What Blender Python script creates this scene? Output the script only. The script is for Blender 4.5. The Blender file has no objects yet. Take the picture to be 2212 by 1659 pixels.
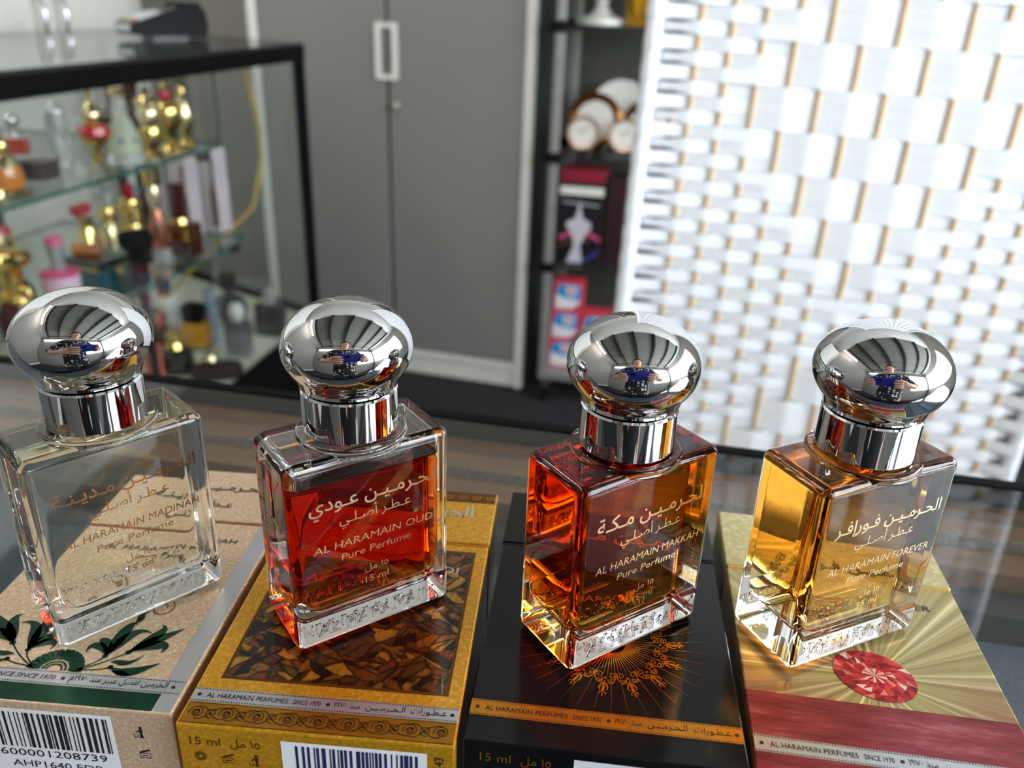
import bpy, bmesh, math, random
from mathutils import Vector, Matrix
random.seed(7)
SC = bpy.context.scene
COL = SC.collection
pi = math.pi
R = math.radians

# ------------------------------------------------------------------ camera
FPX, PITCH, ROLL, CAMZ = 1809.25, R(24.575), R(2.197), 1.08046
CX, CY = 1106.0, 829.5
_f = Vector((0, math.cos(PITCH), -math.sin(PITCH)))
_u = Vector((0, math.sin(PITCH), math.cos(PITCH)))
_x = Vector((1, 0, 0))
AX = math.cos(ROLL) * _x + math.sin(ROLL) * _u
AU = -math.sin(ROLL) * _x + math.cos(ROLL) * _u
CAM = Vector((0, 0, CAMZ))
cd = bpy.data.cameras.new('camera')
cd.sensor_width = 36.0
cd.lens = FPX / 2212 * 36.0
cd.clip_start = 0.003
cd.dof.use_dof = True
cd.dof.focus_distance = 0.178
cd.dof.aperture_fstop = 16.0
cam = bpy.data.objects.new('camera', cd)
COL.objects.link(cam)
cam.matrix_world = Matrix(((AX.x, AU.x, -_f.x, CAM.x), (AX.y, AU.y, -_f.y, CAM.y),
                           (AX.z, AU.z, -_f.z, CAM.z), (0, 0, 0, 1)))
SC.camera = cam

# ------------------------------------------------------------------ world, exposure
wd = bpy.data.worlds.new('world'); SC.world = wd; wd.use_nodes = True
bg = wd.node_tree.nodes['Background']
bg.inputs[0].default_value = (0.75, 0.86, 1.0, 1); bg.inputs[1].default_value = 1.0
SC.view_settings.view_transform = 'Standard'
SC.view_settings.look = 'None'
SC.view_settings.exposure = 0.0
SC.view_settings.gamma = 1.0
SC.view_settings.use_curve_mapping = False
SC.cycles.max_bounces = 16
SC.cycles.transmission_bounces = 16
SC.cycles.glossy_bounces = 5
SC.cycles.transparent_max_bounces = 24
SC.cycles.diffuse_bounces = 3
SC.cycles.use_light_tree = False
SC.cycles.blur_glossy = 0.3
WINDOW_STRENGTH = 12.0
TUBE_STRENGTH = 60.0

# ------------------------------------------------------------------ placing helpers
def ray(px):
    return _f + AX * ((px[0] - CX) / FPX) + AU * ((CY - px[1]) / FPX)
def at_z(px, z):
    d = ray(px); return CAM + d * ((z - CAMZ) / d.z)
def depth(P):
    return (Vector(P) - CAM).dot(_f)

# ------------------------------------------------------------------ materials
def lin(c):
    c = c / 255.0
    return c / 12.92 if c <= 0.04045 else ((c + 0.055) / 1.055) ** 2.4
def rgb(r, g, b): return (lin(r), lin(g), lin(b), 1)
def nm(name):
    m = bpy.data.materials.new(name); m.use_nodes = True
    nt = m.node_tree
    return m, nt, nt.nodes['Principled BSDF']
def noise(nt, scale, detail=3, rough=0.6, coord='Object', stretch=None):
    tc = nt.nodes.new('ShaderNodeTexCoord'); n = nt.nodes.new('ShaderNodeTexNoise')
    n.inputs['Scale'].default_value = scale; n.inputs['Detail'].default_value = detail
    n.inputs['Roughness'].default_value = rough
    if stretch:
        mp = nt.nodes.new('ShaderNodeMapping'); mp.inputs['Scale'].default_value = stretch
        nt.links.new(tc.outputs[coord], mp.inputs[0]); nt.links.new(mp.outputs[0], n.inputs['Vector'])
    else:
        nt.links.new(tc.outputs[coord], n.inputs['Vector'])
    return n
def ramp(nt, src, stops, interp='LINEAR'):
    r = nt.nodes.new('ShaderNodeValToRGB'); r.color_ramp.interpolation = interp
    el = r.color_ramp.elements
    while len(el) < len(stops): el.new(0.5)
    for e, (p, c) in zip(el, stops): e.position = p; e.color = c
    nt.links.new(src, r.inputs[0]); return r
def bump(nt, b, src, strength, dist):
    bp = nt.nodes.new('ShaderNodeBump'); bp.inputs['Strength'].default_value = strength
    bp.inputs['Distance'].default_value = dist
    nt.links.new(src, bp.inputs['Height']); nt.links.new(bp.outputs[0], b.inputs['Normal'])
def pm(name, col, rough=0.5, metal=0.0, var=0.08, scale=30, coat=0.0, bmp=0.0, bscale=None, spec=0.5, stretch=None):
    m, nt, b = nm(name)
    b.inputs['Roughness'].default_value = rough; b.inputs['Metallic'].default_value = metal
    b.inputs['Coat Weight'].default_value = coat; b.inputs['Specular IOR Level'].default_value = spec
    n = noise(nt, scale, 1, stretch=stretch)
    lo = tuple(c * (1 - var) for c in col[:3]) + (1,); hi = tuple(min(1, c * (1 + var)) for c in col[:3]) + (1,)
    r = ramp(nt, n.outputs['Fac'], [(0.3, lo), (0.7, hi)])
    nt.links.new(r.outputs[0], b.inputs['Base Color'])
    if bmp: bump(nt, b, n.outputs['Fac'] if not bscale else noise(nt, bscale).outputs['Fac'], bmp, 0.001)
    return m
def refr(name, ior, col=(1, 1, 1, 1), sigma=None, rough=0.0, bmp=0.0, bscale=200):
    m, nt, b = nm(name)
    nt.nodes.remove(b)
    out = nt.nodes['Material Output']
    g = nt.nodes.new('ShaderNodeBsdfGlass'); g.inputs['IOR'].default_value = ior
    g.inputs['Roughness'].default_value = rough; g.inputs['Color'].default_value = col
    nt.links.new(g.outputs[0], out.inputs['Surface'])
    if bmp:
        bump(nt, g, noise(nt, bscale, 2).outputs['Fac'], bmp, 0.0006)
    if sigma:
        D = max(sigma); va = nt.nodes.new('ShaderNodeVolumeAbsorption')
        va.inputs['Density'].default_value = D
        va.inputs['Color'].default_value = tuple(1 - s / D for s in sigma) + (1,)
        nt.links.new(va.outputs[0], out.inputs['Volume'])
    return m
def pane_glass(name, tint=(0.96, 0.98, 0.97, 1), ior=1.5, gl=1.0):
    m, nt, b = nm(name); nt.nodes.remove(b)
    out = nt.nodes['Material Output']
    t = nt.nodes.new('ShaderNodeBsdfTransparent'); t.inputs[0].default_value = tint
    g = nt.nodes.new('ShaderNodeBsdfGlossy'); g.inputs['Roughness'].default_value = 0.0
    f = nt.nodes.new('ShaderNodeFresnel'); ge = nt.nodes.new('ShaderNodeNewGeometry'); mr = nt.nodes.new('ShaderNodeMapRange')
    mr.inputs['To Min'].default_value = ior; mr.inputs['To Max'].default_value = 1 / ior     # thin sheet: same reflectance from both faces
    nt.links.new(ge.outputs['Backfacing'], mr.inputs['Value']); nt.links.new(mr.outputs[0], f.inputs['IOR'])
    mx = nt.nodes.new('ShaderNodeMixShader')
    if gl != 1.0:
        mm = nt.nodes.new('ShaderNodeMath'); mm.operation = 'MULTIPLY'; mm.inputs[1].default_value = gl
        nt.links.new(f.outputs[0], mm.inputs[0]); nt.links.new(mm.outputs[0], mx.inputs[0])
    else:
        nt.links.new(f.outputs[0], mx.inputs[0])
    nt.links.new(t.outputs[0], mx.inputs[1]); nt.links.new(g.outputs[0], mx.inputs[2])
    nt.links.new(mx.outputs[0], out.inputs['Surface'])
    return m
def emit(name, col, s):
    m, nt, b = nm(name)
    b.inputs['Base Color'].default_value = (0.8, 0.8, 0.8, 1)
    b.inputs['Emission Color'].default_value = col; b.inputs['Emission Strength'].default_value = s
    return m

M = {}
M['wall'] = pm('wall_paint', rgb(186, 181, 172), 0.8, var=0.03, scale=3)
M['ceilwhite'] = pm('white_ceiling_paint', rgb(232, 229, 222), 0.8, var=0.02, scale=3)
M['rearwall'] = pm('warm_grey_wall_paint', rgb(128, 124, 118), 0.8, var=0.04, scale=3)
M['carpet'] = pm('dark_carpet', rgb(26, 26, 30), 0.95, var=0.35, scale=160, bmp=0.6, bscale=300)
M['ceil'] = pm('grey_ceiling_panel', rgb(110, 109, 99), 0.7, var=0.06, scale=5)
M['beam'] = pm('dark_beam', rgb(28, 30, 34), 0.5)
M['white_lam'] = pm('white_laminate', rgb(240, 235, 226), 0.45, var=0.02, scale=4)
M['grey_door'] = pm('grey_laminate', rgb(134, 130, 127), 0.55, var=0.025, scale=300)
M['dark_gap'] = pm('dark_edge', rgb(25, 25, 26), 0.6)
M['black'] = pm('black_metal', rgb(9, 9, 10), 0.7, spec=0.08)
M['blackplastic'] = pm('black_plastic', rgb(12, 12, 13), 0.5, spec=0.15)
M['rubber'] = pm('black_rubber', rgb(10, 10, 11), 0.8, spec=0.1)
M['chrome'] = pm('polished_chrome', (0.80, 0.81, 0.83, 1), 0.02, 1.0, var=0.01)
M['steel'] = pm('brushed_steel', rgb(190, 192, 196), 0.3, 1.0, var=0.05)
M['alu'] = pm('aluminium_post', rgb(150, 148, 144), 0.45, 0.4)
M['pane'] = pane_glass('showcase_pane')
M['shelfglass'] = pane_glass('shelf_glass', (0.92, 0.96, 0.935, 1))
M['greenedge'] = pm('green_glass_edge', rgb(38, 92, 78), 0.15, var=0.1, scale=8, coat=0.5)
M['countglass'] = pane_glass('counter_glass', (0.93, 0.95, 0.95, 1), 1.52)
M['deckwhite'] = pm('white_deck', rgb(222, 216, 200), 0.5, var=0.03, scale=10)
M['felt'] = pm('blue_grey_felt', rgb(74, 84, 96), 0.95, var=0.25, scale=500)
M['bronze'] = pm('bronze_anodised_track', rgb(136, 100, 68), 0.4, 0.4, var=0.18, scale=60, stretch=(0.15, 3, 3))
M['dust'] = pm('dusty_seal', rgb(120, 106, 88), 0.9, var=0.5, scale=900)
M['paper'] = pm('white_paper_ribbon', rgb(234, 236, 241), 0.75, var=0.03, scale=60, stretch=(0.2, 1, 8))
M['bamboo'] = pm('tan_bamboo', rgb(214, 182, 140), 0.6, var=0.1, scale=40)
M['wood'] = pm('light_wood', rgb(170, 140, 105), 0.6, var=0.15, scale=20)
M['gold'] = pm('polished_gold', (0.83, 0.60, 0.22, 1), 0.12, 1.0, var=0.05)
M['goldtext'] = pm('gold_print', (0.90, 0.74, 0.46, 1), 0.28, 1.0, var=0.05)
M['copperprint'] = pm('dark_copper_print', rgb(150, 104, 70), 0.35, 0.9, var=0.15, scale=200)
M['paledull'] = pm('champagne_gold', (0.86, 0.72, 0.42, 1), 0.2, 1.0)
M['silver'] = pm('silver_foil', rgb(206, 208, 212), 0.28, 0.75, var=0.06, scale=60)
M['whiteprint'] = pm('white_label', rgb(236, 238, 242), 0.5, var=0.01)
M['ink'] = pm('black_ink', rgb(22, 22, 24), 0.4)
M['bluebars'] = pm('navy_bar_ink', rgb(34, 42, 84), 0.4)
M['brownink'] = pm('brown_ink', rgb(104, 66, 20), 0.35, 0.6)
M['greyink'] = pm('grey_ink', rgb(92, 92, 94), 0.4)
M['green'] = pm('dark_green_foil', rgb(16, 66, 44), 0.28, 0.7, var=0.2, scale=120)
M['orangeink'] = pm('orange_gold_ink', rgb(214, 140, 40), 0.3, 0.8, var=0.08)
M['orangeband'] = pm('orange_gold_band', rgb(206, 136, 36), 0.3, 0.75, var=0.06, scale=300)
M['darkprint'] = pm('maroon_ink', rgb(52, 22, 10), 0.4)
M['skin'] = pm('skin', rgb(214, 160, 136), 0.5, var=0.05)
M['hair'] = pm('dark_hair', rgb(34, 26, 22), 0.5)
M['trousers'] = pm('black_trousers', rgb(18, 18, 22), 0.8)
M['phoneblue'] = pm('blue_phone_case', rgb(22, 38, 140), 0.35)

def sparkle(name, col, rough, fleck, metal=0.9, sc=1400, bs=0.35):
    m, nt, b = nm(name)
    n = noise(nt, sc, 2, 0.7); n2 = noise(nt, sc * 0.35, 2)
    lo = tuple(c * 0.72 for c in col[:3]) + (1,)
    r = ramp(nt, n.outputs['Fac'], [(0.25, lo), (0.55, col), (0.78, fleck)])
    nt.links.new(r.outputs[0], b.inputs['Base Color'])
    b.inputs['Metallic'].default_value = metal; b.inputs['Roughness'].default_value = rough
    b.inputs['Coat Weight'].default_value = 0.25; b.inputs['Coat Roughness'].default_value = 0.12
    bump(nt, b, n2.outputs['Fac'], bs, 0.0002)
    return m
M['beigefoil'] = sparkle('rose_beige_sparkle_foil', rgb(230, 198, 162), 0.34, rgb(255, 244, 224), metal=0.35, bs=0.5)
M['goldfoil'] = sparkle('matte_gold_foil', rgb(226, 164, 32), 0.28, rgb(250, 204, 74), metal=0.5, sc=900, bs=0.25)
M['palegold'] = sparkle('pale_gold_foil', rgb(204, 190, 134), 0.34, rgb(232, 220, 166), metal=0.5, sc=600, bs=0.15)
m, nt, b = nm('black_gloss_card')
n = noise(nt, 90, 4)
r = ramp(nt, n.outputs['Fac'], [(0.35, rgb(12, 12, 14)), (0.62, rgb(20, 19, 20)), (0.8, rgb(46, 28, 22))])
nt.links.new(r.outputs[0], b.inputs['Base Color']); b.inputs['Roughness'].default_value = 0.14
b.inputs['Specular IOR Level'].default_value = 0.28
bump(nt, b, noise(nt, 60, 2).outputs['Fac'], 0.15, 0.0006)
M['blackcard'] = m

# dried wood chip print
m, nt, b = nm('wood_chip_print')
tc = nt.nodes.new('ShaderNodeTexCoord')
nz = noise(nt, 300, 2); mixv = nt.nodes.new('ShaderNodeMix'); mixv.data_type = 'VECTOR'; mixv.inputs[0].default_value = 0.0012
nt.links.new(tc.outputs['Object'], mixv.inputs[4]); nt.links.new(nz.outputs['Color'], mixv.inputs[5])
def chips(rot, scl):
    mp = nt.nodes.new('ShaderNodeMapping'); mp.inputs['Rotation'].default_value = (0, 0, R(rot)); nt.links.new(mixv.outputs[1], mp.inputs[0])
    m2 = nt.nodes.new('ShaderNodeMapping'); m2.inputs['Scale'].default_value = scl; nt.links.new(mp.outputs[0], m2.inputs[0])
    vo = nt.nodes.new('ShaderNodeTexVoronoi'); vo.inputs['Scale'].default_value = 1.0; nt.links.new(m2.outputs[0], vo.inputs['Vector'])
    hs = nt.nodes.new('ShaderNodeSeparateColor'); nt.links.new(vo.outputs['Color'], hs.inputs[0])
    r1 = ramp(nt, hs.outputs[0], [(0.0, rgb(34, 24, 10)), (0.2, rgb(104, 66, 18)), (0.42, rgb(158, 104, 22)), (0.6, rgb(128, 70, 20)), (0.8, rgb(204, 150, 36)), (0.93, rgb(92, 88, 30))], 'CONSTANT')
    vd = nt.nodes.new('ShaderNodeTexVoronoi'); vd.feature = 'DISTANCE_TO_EDGE'; vd.inputs['Scale'].default_value = 1.0; nt.links.new(m2.outputs[0], vd.inputs['Vector'])
    r2 = ramp(nt, vd.outputs['Distance'], [(0.01, (0.10, 0.07, 0.04, 1)), (0.16, (1, 1, 1, 1))])
    mu = nt.nodes.new('ShaderNodeMix'); mu.data_type = 'RGBA'; mu.blend_type = 'MULTIPLY'; mu.inputs[0].default_value = 1
    nt.links.new(r1.outputs[0], mu.inputs[6]); nt.links.new(r2.outputs[0], mu.inputs[7]); return mu.outputs[2], r2
ca, r2 = chips(28, (150, 480, 100)); cb_, _ = chips(-47, (170, 430, 100))
sel = ramp(nt, noise(nt, 130, 1).outputs['Fac'], [(0.49, (0, 0, 0, 1)), (0.51, (1, 1, 1, 1))])
mu = nt.nodes.new('ShaderNodeMix'); mu.data_type = 'RGBA'
nt.links.new(sel.outputs[0], mu.inputs[0]); nt.links.new(ca, mu.inputs[6]); nt.links.new(cb_, mu.inputs[7])
n3 = noise(nt, 900, 4, stretch=(1, 0.3, 1)); r3 = ramp(nt, n3.outputs['Fac'], [(0.3, (0.45, 0.42, 0.4, 1)), (0.65, (1, 1, 1, 1))])
mu2 = nt.nodes.new('ShaderNodeMix'); mu2.data_type = 'RGBA'; mu2.blend_type = 'MULTIPLY'; mu2.inputs[0].default_value = 1
nt.links.new(mu.outputs[2], mu2.inputs[6]); nt.links.new(r3.outputs[0], mu2.inputs[7])
nt.links.new(mu2.outputs[2], b.inputs['Base Color'])
b.inputs['Metallic'].default_value = 0.55; b.inputs['Roughness'].default_value = 0.28; b.inputs['Coat Weight'].default_value = 0.4
bump(nt, b, r2.outputs[0], 0.12, 0.0002)
M['chips'] = m

# gold ray print fading to red, centred on the printed gem
GEM = (0.0010, 0.0310)
m, nt, b = nm('gold_ray_print')
tc = nt.nodes.new('ShaderNodeTexCoord'); sp = nt.nodes.new('ShaderNodeSeparateXYZ'); nt.links.new(tc.outputs['Object'], sp.inputs[0])
def mth(op, a, bb=None, cval=None):
    x = nt.nodes.new('ShaderNodeMath'); x.operation = op
    for i, v in enumerate((a, bb, cval)):
        if v is None: continue
        if isinstance(v, (int, float)): x.inputs[i].default_value = v
        else: nt.links.new(v, x.inputs[i])
    return x.outputs[0]
dx = mth('SUBTRACT', sp.outputs[0], GEM[0]); dy = mth('SUBTRACT', sp.outputs[1], GEM[1])
ang = mth('ARCTAN2', dy, dx)
nang = nt.nodes.new('ShaderNodeTexNoise'); nang.noise_dimensions = '1D'; nang.inputs['Scale'].default_value = 9; nang.inputs['Detail'].default_value = 3
nt.links.new(ang, nang.inputs['W'])
rr = ramp(nt, nang.outputs['Fac'], [(0.3, rgb(146, 130, 74)), (0.55, rgb(186, 170, 112)), (0.72, rgb(240, 226, 176))])
redf = ramp(nt, mth('MULTIPLY', sp.outputs[1], 1 / 0.0902), [(0.24, (1, 1, 1, 1)), (0.245, (0.55, 0.55, 0.55, 1)), (0.33, (0.3, 0.3, 0.3, 1)), (0.42, (0, 0, 0, 1))])
ax_ = mth('ABSOLUTE', dx)
sidef = ramp(nt, mth('MULTIPLY', ax_, 37), [(0.25, (0, 0, 0, 1)), (0.75, (1, 1, 1, 1))])
lowpart = ramp(nt, mth('MULTIPLY', sp.outputs[1], 1 / 0.0902), [(0.24, (1, 1, 1, 1)), (0.245, (0, 0, 0, 1))], 'CONSTANT')
fac = mth('MAXIMUM', mth('MULTIPLY', redf.outputs[0], sidef.outputs[0]), lowpart.outputs[0])
nred = noise(nt, 220, 5, 0.7, stretch=(0.25, 1.6, 1))
redc = ramp(nt, nred.outputs['Fac'], [(0.3, rgb(104, 28, 38)), (0.55, rgb(150, 54, 60)), (0.75, rgb(192, 116, 112))])
mxr = nt.nodes.new('ShaderNodeMix'); mxr.data_type = 'RGBA'
nt.links.new(fac, mxr.inputs[0]); nt.links.new(rr.outputs[0], mxr.inputs[6]); nt.links.new(redc.outputs[0], mxr.inputs[7])
nt.links.new(mxr.outputs[2], b.inputs['Base Color'])
b.inputs['Metallic'].default_value = 0.45; b.inputs['Roughness'].default_value = 0.33; b.inputs['Coat Weight'].default_value = 0.3
bump(nt, b, noise(nt, 700, 2).outputs['Fac'], 0.15, 0.0002)
M['rays'] = m

# polka dot cloth
m, nt, b = nm('black_polka_dot_cloth')
tc = nt.nodes.new('ShaderNodeTexCoord'); vo = nt.nodes.new('ShaderNodeTexVoronoi'); vo.inputs['Scale'].default_value = 26
vo.inputs['Randomness'].default_value = 0.5
nt.links.new(tc.outputs['Object'], vo.inputs['Vector'])
r = ramp(nt, vo.outputs['Distance'], [(0.27, rgb(235, 235, 235)), (0.3, rgb(14, 14, 17))], 'CONSTANT')
nt.links.new(r.outputs[0], b.inputs['Base Color']); b.inputs['Roughness'].default_value = 0.85
M['polka'] = m

M['glass'] = refr('clear_bottle_glass', 1.5, (0.985, 0.99, 0.985, 1), bmp=0.02, bscale=70)
M['emboss'] = refr('embossed_glass', 1.5, (0.98, 0.98, 0.98, 1))
M['airpocket'] = refr('air_pocket', 1 / 1.5)
M['liq_clear'] = refr('colourless_perfume', 1.45 / 1.5, sigma=(4.0, 3.0, 8.0))
M['liq_red'] = refr('dark_red_perfume', 1.45 / 1.5, sigma=(26, 260, 600))
M['liq_orange'] = refr('orange_perfume', 1.45 / 1.5, sigma=(8, 98, 330))
M['liq_amber'] = refr('amber_perfume', 1.45 / 1.5, sigma=(6, 36, 112))

# ------------------------------------------------------------------ mesh helpers
class G:
    def __init__(s): s.v = []; s.f = []; s.m = []
    def add(s, vs, fs, mi=0):
        o = len(s.v); s.v += [tuple(v) for v in vs]
        for f in fs: s.f.append(tuple(i + o for i in f)); s.m.append(mi)
        return s
    def box(s, x0, x1, y0, y1, z0, z1, mi=0):
        return s.add([(x0, y0, z0), (x1, y0, z0), (x1, y1, z0), (x0, y1, z0), (x0, y0, z1), (x1, y0, z1), (x1, y1, z1), (x0, y1, z1)],
                     [(0, 3, 2, 1), (4, 5, 6, 7), (0, 1, 5, 4), (1, 2, 6, 5), (2, 3, 7, 6), (3, 0, 4, 7)], mi)
    def prism(s, pts, z0, z1, mi=0, side=None):
        if sum(a[0] * b[1] - b[0] * a[1] for a, b in zip(pts, pts[1:] + pts[:1])) < 0: pts = pts[::-1]
        n = len(pts)
        vs = [(x, y, z0) for x, y in pts] + [(x, y, z1) for x, y in pts]
        s.add(vs, [tuple(range(n))[::-1], tuple(range(n, 2 * n))], mi)
        return s.add(vs, [(i, (i + 1) % n, (i + 1) % n + n, i + n) for i in range(n)], mi if side is None else side)
    def lathe(s, prof, seg=24, c=(0, 0), mi=0, ring=False):
        vs = []; fs = []
        rows = []
        for r, z in prof:
            if r < 1e-6:
                rows.append([len(vs)]); vs.append((c[0], c[1], z))
            else:
                rows.append(list(range(len(vs), len(vs) + seg)))
                vs += [(c[0] + r * math.cos(2 * pi * k / seg), c[1] + r * math.sin(2 * pi * k / seg), z) for k in range(seg)]
        for a, b2 in zip(rows, rows[1:] + rows[:1] if ring else rows[1:]):
            for k in range(seg):
                k2 = (k + 1) % seg
                if len(a) == 1 and len(b2) > 1: fs.append((a[0], b2[k2], b2[k]))
                elif len(b2) == 1 and len(a) > 1: fs.append((a[k], a[k2], b2[0]))
                elif len(a) > 1: fs.append((a[k], a[k2], b2[k2], b2[k]))
        if len(rows[0]) > 1 and not ring: fs.append(tuple(rows[0][::-1]))
        if len(rows[-1]) > 1 and not ring: fs.append(tuple(rows[-1]))
        return s.add(vs, fs, mi)
    def tube(s, pts, r, seg=8, mi=0):
        pts = [Vector(p) for p in pts]; vs = []; fs = []
        rr = r if isinstance(r, (list, tuple)) else [r] * len(pts)
        for i, p in enumerate(pts):
            t = (pts[min(i + 1, len(pts) - 1)] - pts[max(i - 1, 0)]).normalized()
            a = t.orthogonal().normalized() if i == 0 else (a0 - t * a0.dot(t)).normalized()
            a0 = a; bb = t.cross(a)
            vs += [p + (a * math.cos(2 * pi * k / seg) + bb * math.sin(2 * pi * k / seg)) * rr[i] for k in range(seg)]
        n = len(pts)
        for i in range(n - 1):
            for k in range(seg):
                k2 = (k + 1) % seg
                fs.append((i * seg + k, i * seg + k2, (i + 1) * seg + k2, (i + 1) * seg + k))
        fs.append(tuple(range(seg))[::-1]); fs.append(tuple(range((n - 1) * seg, n * seg)))
        return s.add(vs, fs, mi)
    def stroke(s, pts, widths, z, mi=0):   # flat tapered ribbon in the xy plane
        n = len(pts); L = []; Rr = []
        for i, p in enumerate(pts):
            a = pts[max(i - 1, 0)]; c = pts[min(i + 1, n - 1)]
            tx, ty = c[0] - a[0], c[1] - a[1]; l = math.hypot(tx, ty) or 1
            w = widths(i / (n - 1)) / 2 if callable(widths) else widths / 2
            L.append((p[0] - ty / l * w, p[1] + tx / l * w, z)); Rr.append((p[0] + ty / l * w, p[1] - tx / l * w, z))
        return s.add(L + Rr, [(i + n, i + 1 + n, i + 1, i) for i in range(n - 1)], mi)
    def disc(s, cx, cy, r, z, n=10, mi=0):
        return s.add([(cx + r * math.cos(2 * pi * k / n), cy + r * math.sin(2 * pi * k / n), z) for k in range(n)], [tuple(range(n))], mi)
    def rect(s, x0, x1, y0, y1, z, mi=0):
        return s.add([(x0, y0, z), (x1, y0, z), (x1, y1, z), (x0, y1, z)], [(0, 1, 2, 3)], mi)
    def xf(s, mat, start=0):
        for i in range(start, len(s.v)): s.v[i] = tuple(mat @ Vector(s.v[i]))
        return s
    def mesh(s, name):
        me = bpy.data.meshes.new(name); me.from_pydata(s.v, [], s.f); me.update()
        if any(s.m): me.polygons.foreach_set('material_index', s.m)
        return me
def obj(name, g, mats, parent=None, smooth=None, loc=None, rotz=None):
    me = g if isinstance(g, bpy.types.Mesh) else g.mesh(name)
    if not me.materials:
        for mm in (mats if isinstance(mats, (list, tuple)) else [mats]): me.materials.append(M[mm] if isinstance(mm, str) else mm)
    o = bpy.data.objects.new(name, me); COL.objects.link(o)
    if parent: o.parent = parent
    if loc is not None: o.location = loc
    if rotz is not None: o.rotation_euler = (0, 0, rotz)
    if smooth is True: me.shade_smooth()
    if smooth and smooth is not True:
        me.polygons.foreach_set('use_smooth', [True] * len(me.polygons)); me.set_sharp_from_angle(angle=R(smooth))
    return o
def bbox_mesh(name, x0, x1, y0, y1, z0, z1, bev, seg=2):
    bm = bmesh.new(); bmesh.ops.create_cube(bm, size=1)
    for v in bm.verts:
        v.co = ((x0 + x1) / 2 + v.co.x * (x1 - x0), (y0 + y1) / 2 + v.co.y * (y1 - y0), (z0 + z1) / 2 + v.co.z * (z1 - z0))
    bmesh.ops.bevel(bm, geom=bm.edges[:], offset=bev, segments=seg, affect='EDGES', profile=0.5)
    me = bpy.data.meshes.new(name); bm.to_mesh(me); bm.free(); return me
def thing(name, label, cat, loc=(0, 0, 0), rotz=0.0, group=None):
    o = bpy.data.objects.new(name, None); COL.objects.link(o); o.empty_display_size = 0.02
    o.location = loc; o.rotation_euler = (0, 0, rotz); o['label'] = label; o['category'] = cat
    if group: o['group'] = group
    return o
def tag(o, label, cat, group=None):
    o['label'] = label; o['category'] = cat
    if group: o['group'] = group
    return o
def struct(o, label=None):
    o['kind'] = 'structure'
    if label: o['label'] = label
    return o

# ------------------------------------------------------------------ lettering
AR = {'ا': 0xFE8D, 'أ': 0xFE83, 'إ': 0xFE87, 'ب': 0xFE8F, 'ة': 0xFE93, 'ت': 0xFE95, 'ح': 0xFEA1, 'د': 0xFEA9, 'ذ': 0xFEAB,
      'ر': 0xFEAD, 'ص': 0xFEB9, 'ض': 0xFEBD, 'ط': 0xFEC1, 'ع': 0xFEC9, 'ف': 0xFED1, 'ك': 0xFED9, 'ل': 0xFEDD, 'م': 0xFEE1,
      'ن': 0xFEE5, 'و': 0xFEED, 'ي': 0xFEF1}
RJ = set('اأإةدذرو')
def shape_ar(s):
    if not any(ch in AR for ch in s): return s
    out = []
    for i, ch in enumerate(s):
        if ch not in AR: out.append(ch); continue
        prev = i > 0 and (s[i - 1] in AR or s[i - 1] == 'ـ') and s[i - 1] not in RJ
        nxt = i + 1 < len(s) and (s[i + 1] in AR or s[i + 1] == 'ـ') and ch not in RJ
        k = (3 if prev and nxt else 2 if nxt else 1 if prev else 0)
        if ch in RJ: k = 1 if prev else 0
        out.append(chr(AR[ch] + k))
    toks = []; buf = ''
    for ch in out:            # keep digits left to right
        if '٠' <= ch <= '٩': buf += ch
        else:
            if buf: toks.append(buf); buf = ''
            toks.append(ch)
    if buf: toks.append(buf)
    return ''.join(reversed(toks))
_tc = {}
def text_geo(s, bold=0.0, shear=0.0, ext=0.0):
    key = (s, bold, shear, ext)
    if key in _tc: return _tc[key]
    c = bpy.data.curves.new('t', 'FONT')
    c.body = shape_ar(s); c.resolution_u = 2; c.offset = bold; c.shear = shear; c.extrude = ext
    o = bpy.data.objects.new('t', c); COL.objects.link(o)
    bpy.context.view_layer.update()
    me = o.to_mesh()
    vs = [tuple(v.co) for v in me.vertices]; fs = [tuple(p.vertices) for p in me.polygons]
    o.to_mesh_clear(); bpy.data.objects.remove(o); bpy.data.curves.remove(c)
    _tc[key] = (vs, fs); return vs, fs
def text(g, s, x0, x1, base, z, h=None, bold=0.0, shear=0.0, center=False, ext=0.0, extz=1.0, mi=0):
    """add lettering to g in the xy plane: spans x0..x1, baseline at base; h = height of a capital (0.7 em)"""
    vs, fs = text_geo(s, bold, shear, ext)
    xa = min(v[0] for v in vs); xb = max(v[0] for v in vs)
    if x1 is None: sx = h / 0.7; sy = sx
    else:
        sx = (x1 - x0) / (xb - xa); sy = sx if h is None else h / 0.7
    ez = max(abs(v[2]) for v in vs) or 1
    g.add([(x0 + (v[0] - xa) * sx, base + v[1] * sy, z + (v[2] / ez * extz if ext else 0)) for v in vs], fs, mi)
FRONT = Matrix.Rotation(pi / 2, 4, 'X')     # xy plane -> xz plane facing -y

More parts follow.
